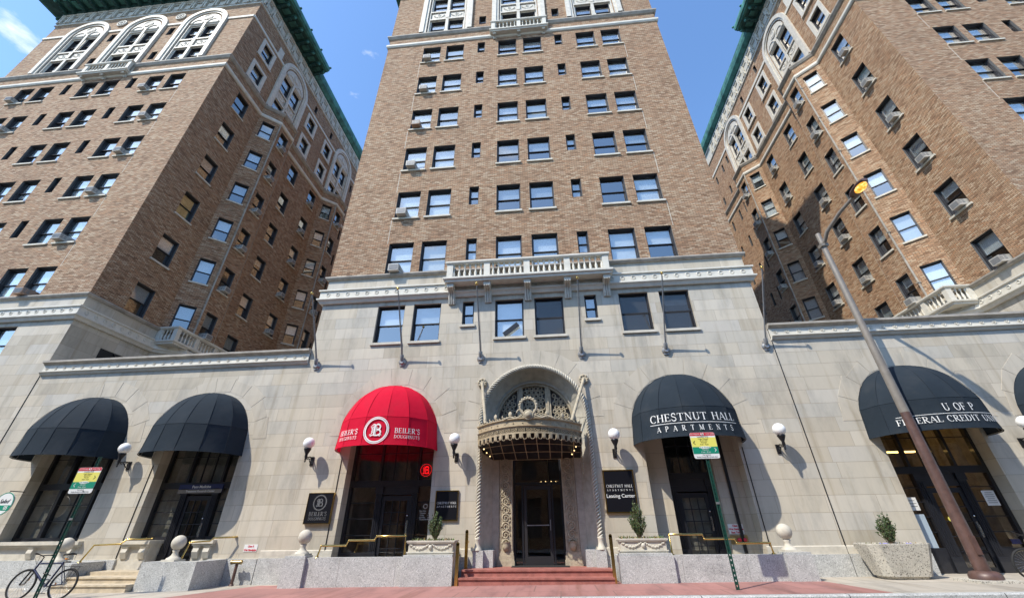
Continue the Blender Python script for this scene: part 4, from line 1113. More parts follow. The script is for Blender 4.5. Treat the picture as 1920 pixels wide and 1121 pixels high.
# neon monogram in the doughnut shop window
K = MB(); quads_to(K, ring_quads(-4.47, 3.28, .185, .20), lambda u, v: (u+.06, .41, v)); quads_to(K, monogram_quads(-4.47, 3.28, .26), lambda u, v: (u+.06, .41, v))
tag(part('neon_sign', K, 'neon_red'), 'round red neon sign with an ornate letter B in the window under the red awning', 'neon sign')
# opening hours on the sidelight glass
K = MB(); quads_to(K, ring_quads(-4.33, 2.18, .055, .07, 20), lambda u, v: (u, .43, v)); o = part('opening_hours', K, 'white_paint')
for k, s in enumerate(['Mon-Wed      6-6', 'Thursday     6-9', 'Friday       6-9', 'Saturday     6-6', 'Closed Sunday']): link('lettering', text_mesh(s, .055, 'white_paint'), o, (-4.33, .43, 2.04-.06*k))
tag(o, 'white opening hours lettering on the sidelight under the red awning', 'lettering')

# ------------------------------------------------------------------ entrance
S = MB(); c = ENT
for s in (-1, 1):                                                # splayed jambs with sunk panels
    a, b = (c+s*1.80, .06), (c+s*1.50, .50)
    if s < 0: wall(S, a, b, .5, 4.8, m=0)
    else: wall(S, b, a, .5, 4.8, m=0)
    x0, x1 = sorted((c+s*1.50, c+s*1.28)); S.box(x0, x1, .505, .62, .5, 4.6)
n = 28
for i in range(n):
    t0, t1 = PI*i/n, PI*(i+1)/n
    q = lambda r, y, t: (c-r*math.cos(t), y, 4.8+r*math.sin(t))
    S.face([q(1.80,.06,t0), q(1.80,.06,t1), q(1.50,.50,t1), q(1.50,.50,t0)]); S.face([q(1.50,.50,t0), q(1.50,.50,t1), q(1.42,.47,t1), q(1.42,.47,t0)]); S.face([q(1.42,.47,t0), q(1.42,.47,t1), q(1.42,.66,t1), q(1.42,.66,t0)])
    if i % 2 == 0:
        ta, tb = t0+.02, t1+PI/n-.02
        f = lambda r, t: (c-r*math.cos(t), .06+(1.80-r)/.30*.44-.014, 4.8+r*math.sin(t)-.0)
        m2 = 6
        for k in range(m2):
            u0, u1 = ta+(tb-ta)*k/m2, ta+(tb-ta)*(k+1)/m2
            S.face([f(1.72,u0), f(1.72,u1), f(1.56,u1), f(1.56,u0)], 0)
for s in (-1, 1):                                               # raised panels on the jambs
    for k in range(6):
        z0 = .95+.64*k; f = lambda r, z: (c+s*r, .06+(1.80-r)/.30*.44-.014, z)
        S.face([f(1.72, z0), f(1.56, z0), f(1.56, z0+.54), f(1.72, z0+.54)], 0)
part('entrance_reveal', S, 'panel_stone', middle)
for s in (-1, 1):                                               # granite feet
    K = MB(); x0, x1 = sorted((c+s*1.68, c+s*1.99)); K.box(x0, x1, -.16, .06, .45, .95); x0, x1 = sorted((c+s*1.40, c+s*1.68)); K.box(x0, x1, .02, .56, .45, .95)
    part('entrance_foot', K, 'granite', middle)
K = MB()                                                        # twisted rope moulding
def rope(pts, r, tw=11):
    pts = [Vector(p) for p in pts]; L = [0]
    for a, b in zip(pts, pts[1:]): L.append(L[-1]+(b-a).length)
    for st in range(3):
        path = []; N_ = int(L[-1]*60)
        for i in range(N_+1):
            d = L[-1]*i/N_; k = max(j for j in range(len(L)) if L[j] <= d+1e-9); k = min(k, len(pts)-2)
            u = (d-L[k])/(L[k+1]-L[k]); p = pts[k].lerp(pts[k+1], u); t = (pts[k+1]-pts[k]).normalized()
            e1 = Vector((0, -1, 0)); e2 = t.cross(e1); ph = d*tw*2+st*2*PI/3
            path.append(p+(e1*math.cos(ph)+e2*math.sin(ph))*r*.70)
        K.tube(path, r*.40, 5)
rp = [(c-1.87, -.05, 1.25)]+[(c-1.87, -.05, z) for z in (2, 3, 4, 4.8)]+[(c-1.87*math.cos(PI*i/24), -.05, 4.8+1.87*math.sin(PI*i/24)) for i in range(1, 24)]+[(c+1.87, -.05, z) for z in (4.8, 4, 3, 2, 1.25)]
rope(rp, .082)
for s in (-1, 1): K.lathe([(.14, .95), (.13, 1.0), (.10, 1.03), (.085, 1.1), (.085, 1.22), (.10, 1.25), (.08, 1.28)], 12, 0, (c+s*1.87, -.05, 0))
part('rope_moulding', K, 'trim_stone', middle)
rr = random.Random(3)
for s in (-1, 1):                                               # carved pilasters with scrollwork
    K = MB(); xc = c+s*1.05; K.box(xc-.22, xc+.22, .50, .80, .85, 4.24)
    K.box(xc-.27, xc+.27, .44, .80, .50, .66); K.box(xc-.25, xc+.25, .46, .80, .66, .78); K.box(xc-.235, xc+.235, .48, .80, .78, .87); K.box(xc-.26, xc+.26, .46, .80, 4.1, 4.215)
    K.box(xc-.20, xc-.17, .48, .50, .95, 4.0); K.box(xc+.17, xc+.20, .48, .50, .95, 4.0)
    for k in range(13):
        zc = 1.10+.235*k; sg = 1 if k % 2 else -1
        pts = []
        for i in range(26):
            t = i/25; a = t*3.4*PI; r = .135*(1-t*.85); pts.append((xc+sg*(r*math.cos(a)-.01), .485-.02*t, zc+r*math.sin(a)))
        K.tube(pts, [.026-.012*i/25 for i in range(26)], 5)
        for q in range(9):
            a = rr.uniform(0, 2*PI); b = rr.uniform(0, 2*PI); p = Vector((xc+.14*math.cos(a), .492, zc+.12*math.sin(a))); K.tube([p, p+Vector((.03*math.cos(b), -.012, .03*math.sin(b))), p+Vector((.07*math.cos(b+.5), 0, .07*math.sin(b+.5)))], [.006, .018, .003], 4)
    K.lathe([(.02, -.15), (.10, -.1), (.12, 0), (.10, .06), (.13, .1)], 10, 0, (xc, .49, 1.05))
    part('carved_pilaster', K, 'carved_stone', middle)
K = MB()                                                        # tympanum with pierced lattice
K.face([(c-1.44, .74, 4.3), (c+1.44, .74, 4.3)]+[(c+1.44*math.cos(PI*i/20), .74, 4.8+1.44*math.sin(PI*i/20)) for i in range(21)], 1)
for x in (-.52, .52): K.box(c+x-.10, c+x+.10, .58, .735, 4.3, 6.10); K.box(c+x-.03, c+x+.03, .55, .58, 4.3, 6.08)
arch_band(K, c, 4.3, 4.8, 1.34, 1.43, .56, .73, 0, 24)
K.box(c-1.42, c+1.42, .50, .73, 4.22, 4.36)
for i in range(-8, 9):
    for j in range(12):
        x = i*.165+(.0825 if j % 2 else 0); z = 4.45+.145*j
        if abs(abs(x)-.52) < .15 or math.hypot(x, max(0, z-4.8)) > 1.28: continue
        K.torus((c+x, .66, z), .064, .026, n=10, k=4)
part('tympanum', K, ['carved_stone', 'jamb_metal'], middle)
# door
K = MB(); x0, x1 = c-.83, c+.83
K.box(x0, x0+.07, .72, .86, .5, 4.3); K.box(x1-.07, x1, .72, .86, .5, 4.3); K.box(x0+.07, x1-.07, .73, .85, 2.78, 2.86); K.box(x0+.07, x1-.07, .73, .85, 4.2, 4.3); K.box(x0+.07, x1-.07, .68, .9, .47, .52)
K.box(x0+.28, x0+.34, .74, .85, .52, 2.78); K.box(x1-.38, x1-.32, .74, .85, .52, 2.78)
dr = part('entrance_door', K, 'door_paint', middle)
D = MB(); a, b = x0+.36, x1-.40
D.box(a, a+.09, .75, .80, .53, 2.76); D.box(b-.09, b, .75, .80, .53, 2.76); D.box(a+.09, b-.09, .75, .80, .53, .75); D.box(a+.09, b-.09, .75, .80, 2.64, 2.76)
sub('door_leaf', D, 'frame_metal', dr)
D = MB(); D.box(a+.09, b-.09, .72, .735, 1.58, 1.61); D.tube([(b-.05, .70, 1.45), (b-.05, .70, 1.75)], .014, 6); sub('push_bar', D, 'galvanised', dr)
G = MB(); G.face([(x0+.07, .79, .52), (x1-.07, .79, .52), (x1-.07, .79, 4.2), (x0+.07, .79, 4.2)]); sub('glazing', G, 'shop_glass', dr)
Rm = MB(); a, b, c0, d, e, g2 = x0-.8, x1+.8, .92, 5.5, .45, 4.5
for f in ([(a,d,e),(b,d,e),(b,d,g2),(a,d,g2)], [(a,c0,e),(a,d,e),(a,d,g2),(a,c0,g2)], [(b,c0,e),(b,d,e),(b,d,g2),(b,c0,g2)], [(a,c0,g2),(b,c0,g2),(b,d,g2),(a,d,g2)], [(a,c0,e),(b,c0,e),(b,d,e),(a,d,e)]): Rm.face(f)
Rm.box(a+.2, a+1.0, 4.6, 5.2, .45, 1.5); Rm.box(-.9, -.6, 5.3, 5.45, 2.3, 2.7); sub('lobby', Rm, 'wood_room', dr)
K = MB(); cx0, cz0 = c+.35, 3.05
K.tube([(cx0, 3.2, 4.4), (cx0, 3.2, 3.0)], .012, 5)
K.torus((cx0, 3.2, 3.0), .35, .012, axis='z'); 
ch = part('chandelier', K, 'dull_brass'); 
B2 = MB()
for k in range(10): B2.sphere((cx0+.35*math.cos(k*PI/5), 3.2+.35*math.sin(k*PI/5), 3.06), .022, 4)
part('bulbs', B2, 'bulb_light', ch); tag(ch, 'small lit chandelier hanging in the lobby behind the entrance door glass', 'chandelier')

# red entrance steps
K = MB(); xs0, xs1 = -2.80, 1.46
for (y, z, zp) in ((-1.05, .355, .16), (-.68, .515, .355)):
    K.box(xs0, xs1, y, .0, zp-.05, z-.045); K.box(xs0, xs1, y-.03, .0, z-.045, z)
K.box(c-1.8, c+1.8, 0, .9, .3, .512)
tag(part('entrance_steps', K, 'red_stone'), 'two red stone steps in front of the carved entrance', 'steps')
K = MB(); K.box(c-.85, c+.9, .05, .66, .513, .53); tag(part('doormat', K, 'rubber'), 'dark doormat on the threshold under the entrance door', 'doormat')

# ------------------------------------------------------------------ entrance canopy
can = thing('entrance_canopy', 'ornate bronze coloured canopy with hanging fringe over the arched entrance', 'canopy', (-.77, 0, 0))
ccx, chw = -.75, 1.70
def cpath(hw=chw, y0=-.50, bulge=1.14, n=26):
    p = [(ccx-hw, .02), (ccx-hw, y0)]
    for i in range(1, n): t = i/n; x = -hw+2*hw*t; p.append((ccx+x, y0-bulge*(1-(x/hw)**2)))
    return p+[(ccx+hw, y0), (ccx+hw, .02)]
CP = cpath()
def zc(K): K.v = [(x, y, 4.48-(4.48-z)*.76) for x, y, z in K.v]
K = MB(); sweep(K, CP, [(-.04, 4.12), (.02, 4.12), (.05, 4.15), (.0, 4.17), (.0, 4.40), (.06, 4.43), (.06, 4.47), (-.04, 4.48), (-.04, 4.12)], capends=False)
def on_path(P, d):
    for a, T, Nn, L in along(P):
        if d <= L+1e-9: return a+T*d, T, Nn
        d -= L
    return a+T*L, T, Nn
TL = sum(L for _, _, _, L in along(CP))
def MP(P, d, z=0):
    p, T, Nn = on_path(P, d); return Matrix.Translation((p.x, p.y, z)) @ Matrix.Rotation(math.atan2(T.y, T.x), 4, 'Z')
k = 0; d = .1
while d < TL: K.sphere(tuple(MP(CP, d) @ Vector((0, -.01, 4.28))), .022, 4); d += .30
zc(K); part('fascia', K, 'canopy_metal', can)
K = MB()                                                        # pierced band: rings with crosses
sweep(K, CP, [(-.02, 4.09), (.01, 4.09), (.01, 4.12), (-.02, 4.12)], capends=False); sweep(K, CP, [(-.02, 3.90), (.01, 3.90), (.01, 3.93), (-.02, 3.93)], capends=False)
d = .12
while d < TL-.05:
    Mx = MP(CP, d); K.box(-.10, -.085, -.01, .01, 3.92, 4.10, 0, Mx); K.box(.085, .10, -.01, .01, 3.92, 4.10, 0, Mx)
    for a in (45, -45): K.box(-.085, .085, -.006, .006, -.009, .009, 0, Mx @ Matrix.Translation((0, 0, 4.01)) @ Matrix.Rotation(R_(a), 4, 'Y'))
    rows = []
    for q in range(13):
        t = 2*PI*q/12; rows.append([Mx @ Vector(((.068+.012*math.cos(p))*math.cos(t), .012*math.sin(p), 4.01+(.068+.012*math.cos(p))*math.sin(t))) for p in (0, 1.57, 3.14, 4.71)])
    K.grid(rows, 0, True, closed=True)
    d += .235
zc(K); part('pierced_band', K, 'canopy_metal', can)
K = MB(); d = .10; i = 0                                        # fringe of tabs and hanging loops
while d < TL-.05:
    Mx = MP(CP, d); K.box(-.06, .06, -.015, .01, 3.70, 3.90, 0, Mx); K.box(-.035, .035, -.024, -.015, 3.72, 3.88, 0, Mx)
    K.tube([Mx @ Vector((.06+.0575*(1-math.cos(PI*q/8)), -.005, 3.70-.06*math.sin(PI*q/8))) for q in range(9)], .012, 5)
    K.sphere(tuple(Mx @ Vector((0, -.005, 3.685))), .024, 4); K.box(.06, .175, -.008, .002, 3.86, 3.90, 0, Mx)
    d += .235
zc(K); part('fringe', K, 'canopy_metal', can)
K = MB(); n = 10                                                # cresting of leaves with a cartouche
d = .3; i = 0
while d < TL-.1:
    Mx = MP(CP, d); big = (i % 2 == 0); h = .20 if big else .11
    K.lathe([(.012, 0), (.03, .02), (.012, .05), (.05 if big else .03, .07), (.075 if big else .04, h*.7), (.05 if big else .02, h), (.001, h+.03)], 7, 0, M=Mx @ Matrix.Translation((0, 0, 4.47)) @ Matrix.Diagonal((1, .45, 1, 1)))
    K.tube([Mx @ Vector((.03+.02*q, -.0, 4.50+.035*math.sin(q*1.1))) for q in range(10)], .014, 4)
    d += .30; i += 1
ym = -1.66
rows = []
K.torus((ccx+.05, ym, 4.80), .26, .035, n=20); K.sphere((ccx+.05, ym, 4.55), .13, 8); K.torus((ccx+.05, ym-.03, 4.55), .14, .025, n=14, k=5)
for s in (-1, 1):
    K.tube([(ccx+.05+s*(.26+.10*math.cos(t*.5)), ym, 4.62+.10*math.sin(t*.5)) for t in range(10)], .025, 5)
    K.tube([(ccx+.05+s*(.15+.09*t), ym+.02*t, 4.49+.03*math.sin(t*1.6)) for t in range(8)], .03, 5)
for i in range(9):
    a = PI*(i+.5)/9; K.sphere((ccx+.05+.27*math.cos(a), ym, 4.82+.27*math.sin(a)), .045, 4)
part('cresting', K, 'carved_stone', can)
K = MB(); rows = [[(x, y, 3.97) for x, y in CP[1:-1]], [(x, .5, 3.56) for x, y in CP[1:-1]]]; K.grid(rows, 0, False)
K.grid([[(x, y, 4.24) for x, y in CP[1:-1]], [(x, .0, 4.16) for x, y in CP[1:-1]]], 0, False)
part('glass_roof', K, 'navy_panel', can)
K = MB(); nC = len(CP)-2
for i in range(0, nC, 3): x, y = CP[1+i]; K.tube([(x, y, 3.955), (x, .5, 3.545)], .014, 5)
for t in (.33, .66, 1.0): K.tube([(x, y+(.5-y)*t, 3.955-.41*t) for x, y in CP[1:-1]], .013, 5)
part('glazing_bars', K, 'canopy_metal', can)
K = MB()
for i, (x, y) in enumerate([(ccx-1.50, -.55), (ccx-1.45, -.25), (ccx+1.50, -.55), (ccx+1.45, -.25), (ccx-1.38, .05), (ccx+1.38, .05)]): K.sphere((x, y, 3.955-.41*(y+1.3)/1.8-.03), .022, 5)
part('bulb', K, 'bulb_light', can)
for s in (-1, 1):
    K = MB(); x = ENT+s*1.85; b = Vector((x, -.10, 6.12)); e = Vector((ccx+s*1.42, -.84, 4.50)); K.tube([b, e], .055, 10); K.torus(tuple(b+Vector((0, .04, 0))), .13, .05, n=16, k=6); K.prism([(x+.12*math.cos(2*PI*i/14), 6.12+.12*math.sin(2*PI*i/14)) for i in range(14)], -.10, .0)
    for q in range(8): K.sphere((x+.13*math.cos(q*PI/4), -.10, 6.12+.13*math.sin(q*PI/4)), .035, 4)
    part('tie_rod', K, 'carved_stone', can)
K = MB()                                                        # side scroll at the right return
for s in (-1, 1):
    x = ccx+s*chw
    for k in range(6): K.torus((x, -.12-.0*k, 3.75-.12*k), .05, .015, axis='x', n=10, k=4)
    K.box(x-.02, x+.02, -.06, .0, 3.0, 4.12)
part('wall_bracket', K, 'carved_stone', can)

# ------------------------------------------------------------------ awnings
def awning(name, label, cx, mat, hw=1.74, dep=1.48, zr=3.83, zv=4.72, zt=6.10, nr=7):
    root = thing(name, label, 'awning', (cx, 0, 0))
    ex = 2.2
    def plan(phi, s=1.0):
        cc, ss = math.cos(phi), math.sin(phi)
        return (-hw*s*math.copysign(abs(cc)**(2/ex), cc), -dep*s*abs(ss)**(2/ex))
    # spread phi by arc length
    N_ = 400; P = [plan(PI*i/N_) for i in range(N_+1)]; L = [0]
    for a, b in zip(P, P[1:]): L.append(L[-1]+math.hypot(b[0]-a[0], b[1]-a[1]))
    tot = L[-1]
    def phi_at(s):
        s = max(0, min(tot, s)); lo = 0
        import bisect
        k = min(N_-1, max(0, bisect.bisect_left(L, s)-1)); u = (s-L[k])/max(1e-9, L[k+1]-L[k]); return PI*(k+u)/N_
    cols = nr*6; phis = [phi_at(tot*i/cols) for i in range(cols+1)]
    def pt(i, s, z, sagk=1.0):
        t = (i % 6)/6; k0 = (i//6)*6; x, y = plan(phis[i], s)
        if t > 0:
            xa, ya = plan(phis[k0], s); xb, yb = plan(phis[min(cols, k0+6)], s); w = 1.0*sagk
            x = x*(1-w)+(xa+(xb-xa)*t)*w; y = y*(1-w)+(ya+(yb-ya)*t)*w
        return (cx+x, y-.01, z)
    V = MB()
    def panels(mb, rows):
        for j in range(nr): mb.grid([r[j*6:j*6+7] for r in rows], 0, True)
    rows = []
    for k in range(5): u = k/4; rows.append([pt(i, 1-.045*u-.008*math.sin(PI*u), zr+(zv-zr)*u, .3+.65*u) for i in range(cols+1)])
    panels(V, rows)
    A0 = R_(17)
    def prof(u):
        a = A0+(PI/2-A0)*u; return .955*(math.cos(a)/math.cos(A0))**.92, zv+(zt-zv)*(math.sin(a)-math.sin(A0))/(1-math.sin(A0))
    Pp = MB()
    for k in range(nr+1): Pp.tube([pt(min(cols, k*6), 1-.045*q/3, zr+(zv-zr)*q/3) for q in range(3)]+[pt(min(cols, k*6), max(.001, prof(q/12)[0]), prof(q/12)[1]) for q in range(12)], .007, 5)
    Pp.tube([pt(i, .956, zv, 1) for i in range(cols+1)], .008, 5); Pp.tube([pt(i, 1.0, zr, .3) for i in range(cols+1)], .009, 5)
    part('seams', Pp, mat, root)
    D = MB()
    for half in (range(0, 9), range(8, 17)):
        rows = []
        for k in half:
            dz = (k % 8)/8; s, z = prof(k/16); sg = 1-.012*math.sin(PI*dz)
            rows.append([pt(i, max(.0005, s*sg), z, .95) for i in range(cols+1)])
        panels(D, rows)
    for mb, nm in ((D, 'canopy'), (V, 'valance')):
        o = part(nm, mb, mat, root)
    F = MB()
    for k in range(nr+1):
        ph = phis[min(cols, k*6)]; pp = []
        for q in range(9):
            if q < 2: x, y = plan(ph, 1-.06*q-.03); z = zr+(zv-zr)*q
            else:
                s_, z_ = prof((q-1)/7.01); x, y = plan(ph, s_*.95); z = z_-.03
            pp.append((cx+x, y+.02, z))
        F.tube(pp, .012, 5)
    F.tube([(cx+plan(p, .985)[0], plan(p, .985)[1], zr+.015) for p in phis], .012, 5)
    part('frame', F, 'galvanised', root)
    def on(u, v, off=.014):
        """u = distance along the valance from its middle, v = height above the rim"""
        f = v/(zv-zr); ph = phi_at(tot/2+u); x, y = plan(ph, 1-.045*f); x2, y2 = plan(phi_at(tot/2+u+.01), 1-.045*f)
        tx, ty = x2-x, y2-y; l = math.hypot(tx, ty) or 1
        return (cx+x+ty/l*off, y-.01-tx/l*off, zr+v)
    root['_']=0; del root['_']
    return root, on
def lettering(root, on, items, mat='white_paint'):
    for nm, qs in items:
        K = MB(); quads_to(K, qs, lambda u, v: on(u, v)); part(nm, K, mat, root)
def shifted(q, du, dv): return [[(u+du, v+dv) for u, v in a] for a in q]
def bar(u0, u1, v0, v1, n=30):
    return [[(u0+(u1-u0)*i/n, v0), (u0+(u1-u0)*(i+1)/n, v0), (u0+(u1-u0)*(i+1)/n, v1), (u0+(u1-u0)*i/n, v1)] for i in range(n)]
awning('awning', 'black dome awning over the leftmost shop window, no lettering, beside the left tower', -17.62, 'fabric_black')
awning('awning', 'black unlettered dome awning over the shop door nearest left of the red awning', -12.80, 'fabric_black')
a3, on3 = awning('awning', 'bright red dome awning with white monogram and doughnut shop lettering', -5.70, 'fabric_red')
def two(s1, h1, s2, h2, u, w):
    W1 = serif_width(s1)*h1; W2 = serif_width(s2)*h2
    return shifted(serif_quads(s1, h1, w/W1, bold=.95), u, .36)+shifted(serif_quads(s2, h2, w/W2, bold=.85), u, .20)
lettering(a3, on3, [('emblem', shifted(ring_quads(0, 0, .345, .385), .07, .45)+shifted(ring_quads(0, 0, .40, .425), .07, .45)+monogram_quads(.07, .45, .42)),
                    ('lettering', two("BEILER'S", .155, "DOUGHNUTS", .10, 1.10, .84)), ('lettering', two("BEILER'S", .155, "DOUGHNUTS", .10, -1.00, .84))])
a4, on4 = awning('awning', 'black dome awning lettered for the apartments, right of the main entrance', 4.42, 'fabric_black')
h = .225; W = serif_width('CHESTNUT HALL')*h
lettering(a4, on4, [('lettering', shifted(serif_quads('CHESTNUT HALL', h, 2.74/W, bold=.85), -.06, .46)+bar(-1.45, 1.36, .385, .40)+shifted(serif_quads('APARTMENTS', .155, .92, sp=1.0), -.06, .16))])
a5, on5 = awning('awning', 'black dome awning lettered for the credit union, crossed by the street lamp post', 11.78, 'fabric_black')
W = serif_width('FEDERAL CREDIT UNION')*.19
lettering(a5, on5, [('lettering', shifted(serif_quads('U OF P', .21, 1.0, bold=.85), .10, .50)+bar(-1.55, 1.40, .415, .428)+shifted(serif_quads('FEDERAL CREDIT UNION', .17, 2.95/W*.19/.17, bold=.85), -.10, .19))])
awning('awning', 'black dome awning cut off by the right edge of the picture', 16.55, 'fabric_black')
# ------------------------------------------------------------------ flagpoles
def flagpole(x, label):
    t = thing('flagpole', label, 'flagpole', (x, 0, 7.08), 0, 'bare flagpoles on the stone front')
    K = MB(); d = Vector((0, -1.50, 2.40)); K.tube([(0, -.08, .03), tuple(d*.2), tuple(d)], [.034, .032, .018], 8); sub('pole', K, 'galvanised', t)
    K = MB(); K.lathe([(.15, 0), (.15, .03), (.10, .06), (.08, .12)], 12, 0, M=Matrix.Rotation(PI/2, 4, 'X')); K.tube([(0, -.02, -.02), (0, -.12, .10), tuple(d*.1)], .075, 8); K.box(-.09, .09, -.04, 0, -.16, .16); sub('bracket', K, 'galvanised', t)
    K = MB(); K.sphere(tuple(d*1.015), .055, 7); sub('ball', K, 'brass', t)
    K = MB(); K.tube([tuple(d*.98+Vector((.03, 0, 0))), tuple(d*.6+Vector((.05, 0, -.03))), (.05, -.12, .12)], .006, 4); sub('halyard', K, 'galvanised', t)
for x, w in ((-9.06, 'at the far left end of the middle stone front'), (-5.60, 'above the red awning'), (-2.53, 'just left of the entrance arch'), (1.28, 'just right of the entrance arch'), (4.36, 'above the lettered apartments awning'), (7.90, 'at the far right end of the middle stone front')):
    flagpole(x, 'bare slanting flagpole '+w)
# ------------------------------------------------------------------ globe lamps
def lampm():
    G = MB(); G.sphere((0, -.45, .52), .19, 12); 
    B = MB(); B.lathe([(.04, .0), (.03, .04), (.05, .08), (.045, .16), (.11, .30), (.125, .34), (.11, .36)], 12, 0, (0, -.45, 0)); B.lathe([(.001, -.1), (.03, -.06), (.015, -.02), (.04, 0)], 8, 0, (0, -.45, 0))
    A = MB(); A.box(-.06, .06, -.03, 0, -.14, .14); A.tube([(0, -.02, .10), (0, -.2, .11), (0, -.45, .05)], .022, 6); A.tube([(0, -.02, -.10), (0, -.15, -.04), (0, -.25, .06), (0, -.33, .02), (0, -.38, .05)], .016, 5); A.torus((0, -.14, .02), .05, .012, axis='x', n=12, k=5)
    return G.mesh('globe', ['globe_glass']), B.mesh('holder', ['black_metal']), A.mesh('arm', ['black_metal'])
LM = lampm()
for x, w in ((-15.30, 'between the two left black awnings'), (-8.39, 'above the slanted black doughnut shop plaque'), (-3.27, 'between the red awning and the entrance'), (2.02, 'above the leasing sign right of the entrance'), (7.19, 'on plain wall right of the lettered apartments awning'), (14.35, 'at the right edge of the picture')):
    t = thing('wall_lamp', 'white globe lamp on black bracket '+w, 'wall lamp', (x, 0, 3.60), 0, 'globe lamps along the shop fronts')
    for nm, me in zip(('globe', 'holder', 'arm'), LM): link(nm, me, t)

# ------------------------------------------------------------------ wall signs
def wall_sign(name, label, x0, x1, z0, z1, face, border, th=.05, bw=.03):
    t = thing(name, label, 'sign', ((x0+x1)/2, 0, (z0+z1)/2)); w, h = (x1-x0)/2, (z1-z0)/2
    K = MB(); K.box(-w+bw, w-bw, -th-.002, -.005, -h+bw, h-bw); sub('panel', K, face, t)
    K = MB()
    for a in ((-w, w, -h, -h+bw), (-w, w, h-bw, h), (-w, -w+bw, -h+bw, h-bw), (w-bw, w, -h+bw, h-bw)): K.box(a[0], a[1], -th-.012, -.002, a[2], a[3])
    sub('frame', K, border, t)
    return t, -th-.006
t, y = wall_sign('plaque', 'black doughnut shop plaque with round emblem and brass edge, left of the red awning', -8.18, -7.30, 1.70, 2.60, 'navy_panel', 'brass', .10, .02)
K = MB(); quads_to(K, ring_quads(0, .16, .20, .215)+ring_quads(0, .16, .225, .232)+monogram_quads(0, .16, .25)+shifted(serif_quads("BEILER'S", .115, 1.0), 0, -.22)+shifted(serif_quads('DOUGHNUTS', .08, .95), 0, -.34), lambda u, v: (u, y, v)); sub('lettering', K, 'galvanised', t)
t, y = wall_sign('plaque', 'black brass framed apartments sign between the red awning and the entrance', -3.88, -3.12, 1.74, 2.60, 'navy_panel', 'brass')
def chsign(t, y, w, v0):
    W = serif_width('CHESTNUT HALL')
    K = MB(); quads_to(K, shifted(serif_quads('CHESTNUT HALL', w/W*1.05, .95, bold=1.0), 0, v0)+shifted(serif_quads('APARTMENTS', .055, 1, sp=(w/.055-serif_width('APARTMENTS', 0))/9*.98, bold=1.0), 0, v0-.10), lambda u, v: (u, y, v)); sub('lettering', K, 'white_paint', t)
chsign(t, y, .64, .04)
t, y = wall_sign('plaque', 'large black brass framed leasing sign right of the entrance', 1.55, 2.52, 1.88, 3.10, 'navy_panel', 'brass', .06, .035)
chsign(t, y, .82, .10); link('lettering', text_mesh('Leasing Center', .145, 'white_paint', bold=.001), t, (0, y, -.14))
def smallsign(label, x0, x1, z0, z1, lines, y=0, size=.075):
    t = thing('notice_sign', label, 'sign', ((x0+x1)/2, y, (z0+z1)/2)); w, h = (x1-x0)/2, (z1-z0)/2
    K = MB(); K.box(-w, w, -.012, 0, -h, h); sub('panel', K, 'white_paint', t)
    for k, s in enumerate(lines): link('lettering', text_mesh(s, size, 'red_print', bold=.003), t, (0, -.014, h-(2*h)*(k+.55)/len(lines)))
smallsign('small white sign with red words low on the wall near the standpipe', -10.03, -9.58, .97, 1.16, ['Class II', 'Wet Standpipe'], size=.07)
smallsign('white three line sign with red words above the red standpipe caps', 5.22, 5.66, 1.30, 1.56, ['Class I', 'Wet Standpipe', 'East Tower'], .449, .07)
K = MB(); K.box(5.20, 5.72, .43, .449, 1.04, 1.27); kk = part('standpipe_connection', K, 'dull_brass')
K = MB()
for x in (5.50, 5.66): K.lathe([(.05, 0), (.055, .03), (.05, .07), (.02, .09)], 12, 0, M=Matrix.Translation((x-.05, .43, 1.15)) @ Matrix.Rotation(PI/2, 4, 'X'))
part('cap', K, 'red_print', kk); tag(kk, 'brass standpipe plate with two red caps under the apartments awning', 'standpipe')
# round green and white shop sign at the far left
t = thing('round_sign', 'round white and green shop sign hanging at the left edge of the picture', 'sign', (-18.95, -.45, 2.42))
K = MB(); K.prism([(.36*math.cos(2*PI*i/30), .36*math.sin(2*PI*i/30)) for i in range(30)], -.02, .02); sub('disc', K, 'white_paint', t)
K = MB(); quads_to(K, ring_quads(0, 0, .33, .36), lambda u, v: (u, -.022, v)); K.box(-.30, .33, -.023, -.021, -.2, -.04); sub('border', K, 'green_print', t)
link('lettering', text_mesh('05', .15, 'white_paint', bold=.004), t, (.18, -.025, -.12)); link('lettering', text_mesh('Salad', .18, 'black_print', italic=.4), t, (0, -.025, .08))
K = MB(); K.tube([(0, .45, .40), (0, 0, .40)], .015, 6); K.tube([(0, 0, .40), (0, 0, .34)], .01, 5); sub('arm', K, 'black_metal', t)

# ------------------------------------------------------------------ low granite walls, finials, rails, planters
def low_wall(label, x0, x1, yf, top, pil=None, back=-.07):
    K = MB(); z0 = min(gz(x0), gz(x1))-.1
    n = max(1, int(round((x1-x0)/1.5)))
    for i in range(n): K.box(x0+(x1-x0)*i/n+(.003 if i else 0), x0+(x1-x0)*(i+1)/n-.003, yf, yf+.32, z0, top)
    K.box(x0, x0+.30, yf+.32, back, z0, top-.002); K.box(x1-.30, x1, yf+.32, back, z0, top-.002)
    K.box(x0+.3, x1-.3, yf+.32, back, z0, .45)
    for p in (pil or []): K.box(p[0], p[1], yf-.10, yf-.003, z0, top); K.box(p[0]+.02, p[1]-.02, yf-.08, yf+.36, top+.001, top+.05)
    return tag(part('low_wall', K, 'granite'), label, 'wall')
low_wall('grey granite wall in front of the red awning, left of the red steps', -7.98, -2.98, -1.0, .84, [(-7.98, -7.32), (-4.45, -2.98)])
low_wall('grey granite wall in front of the apartments awning, right of the red steps', 1.64, 6.70, -.95, .84, [(1.64, 3.1), (6.0, 6.70)])
low_wall('short grey granite block with a ball finial, right of the tan steps', -12.15, -10.45, -1.35, .78, [])
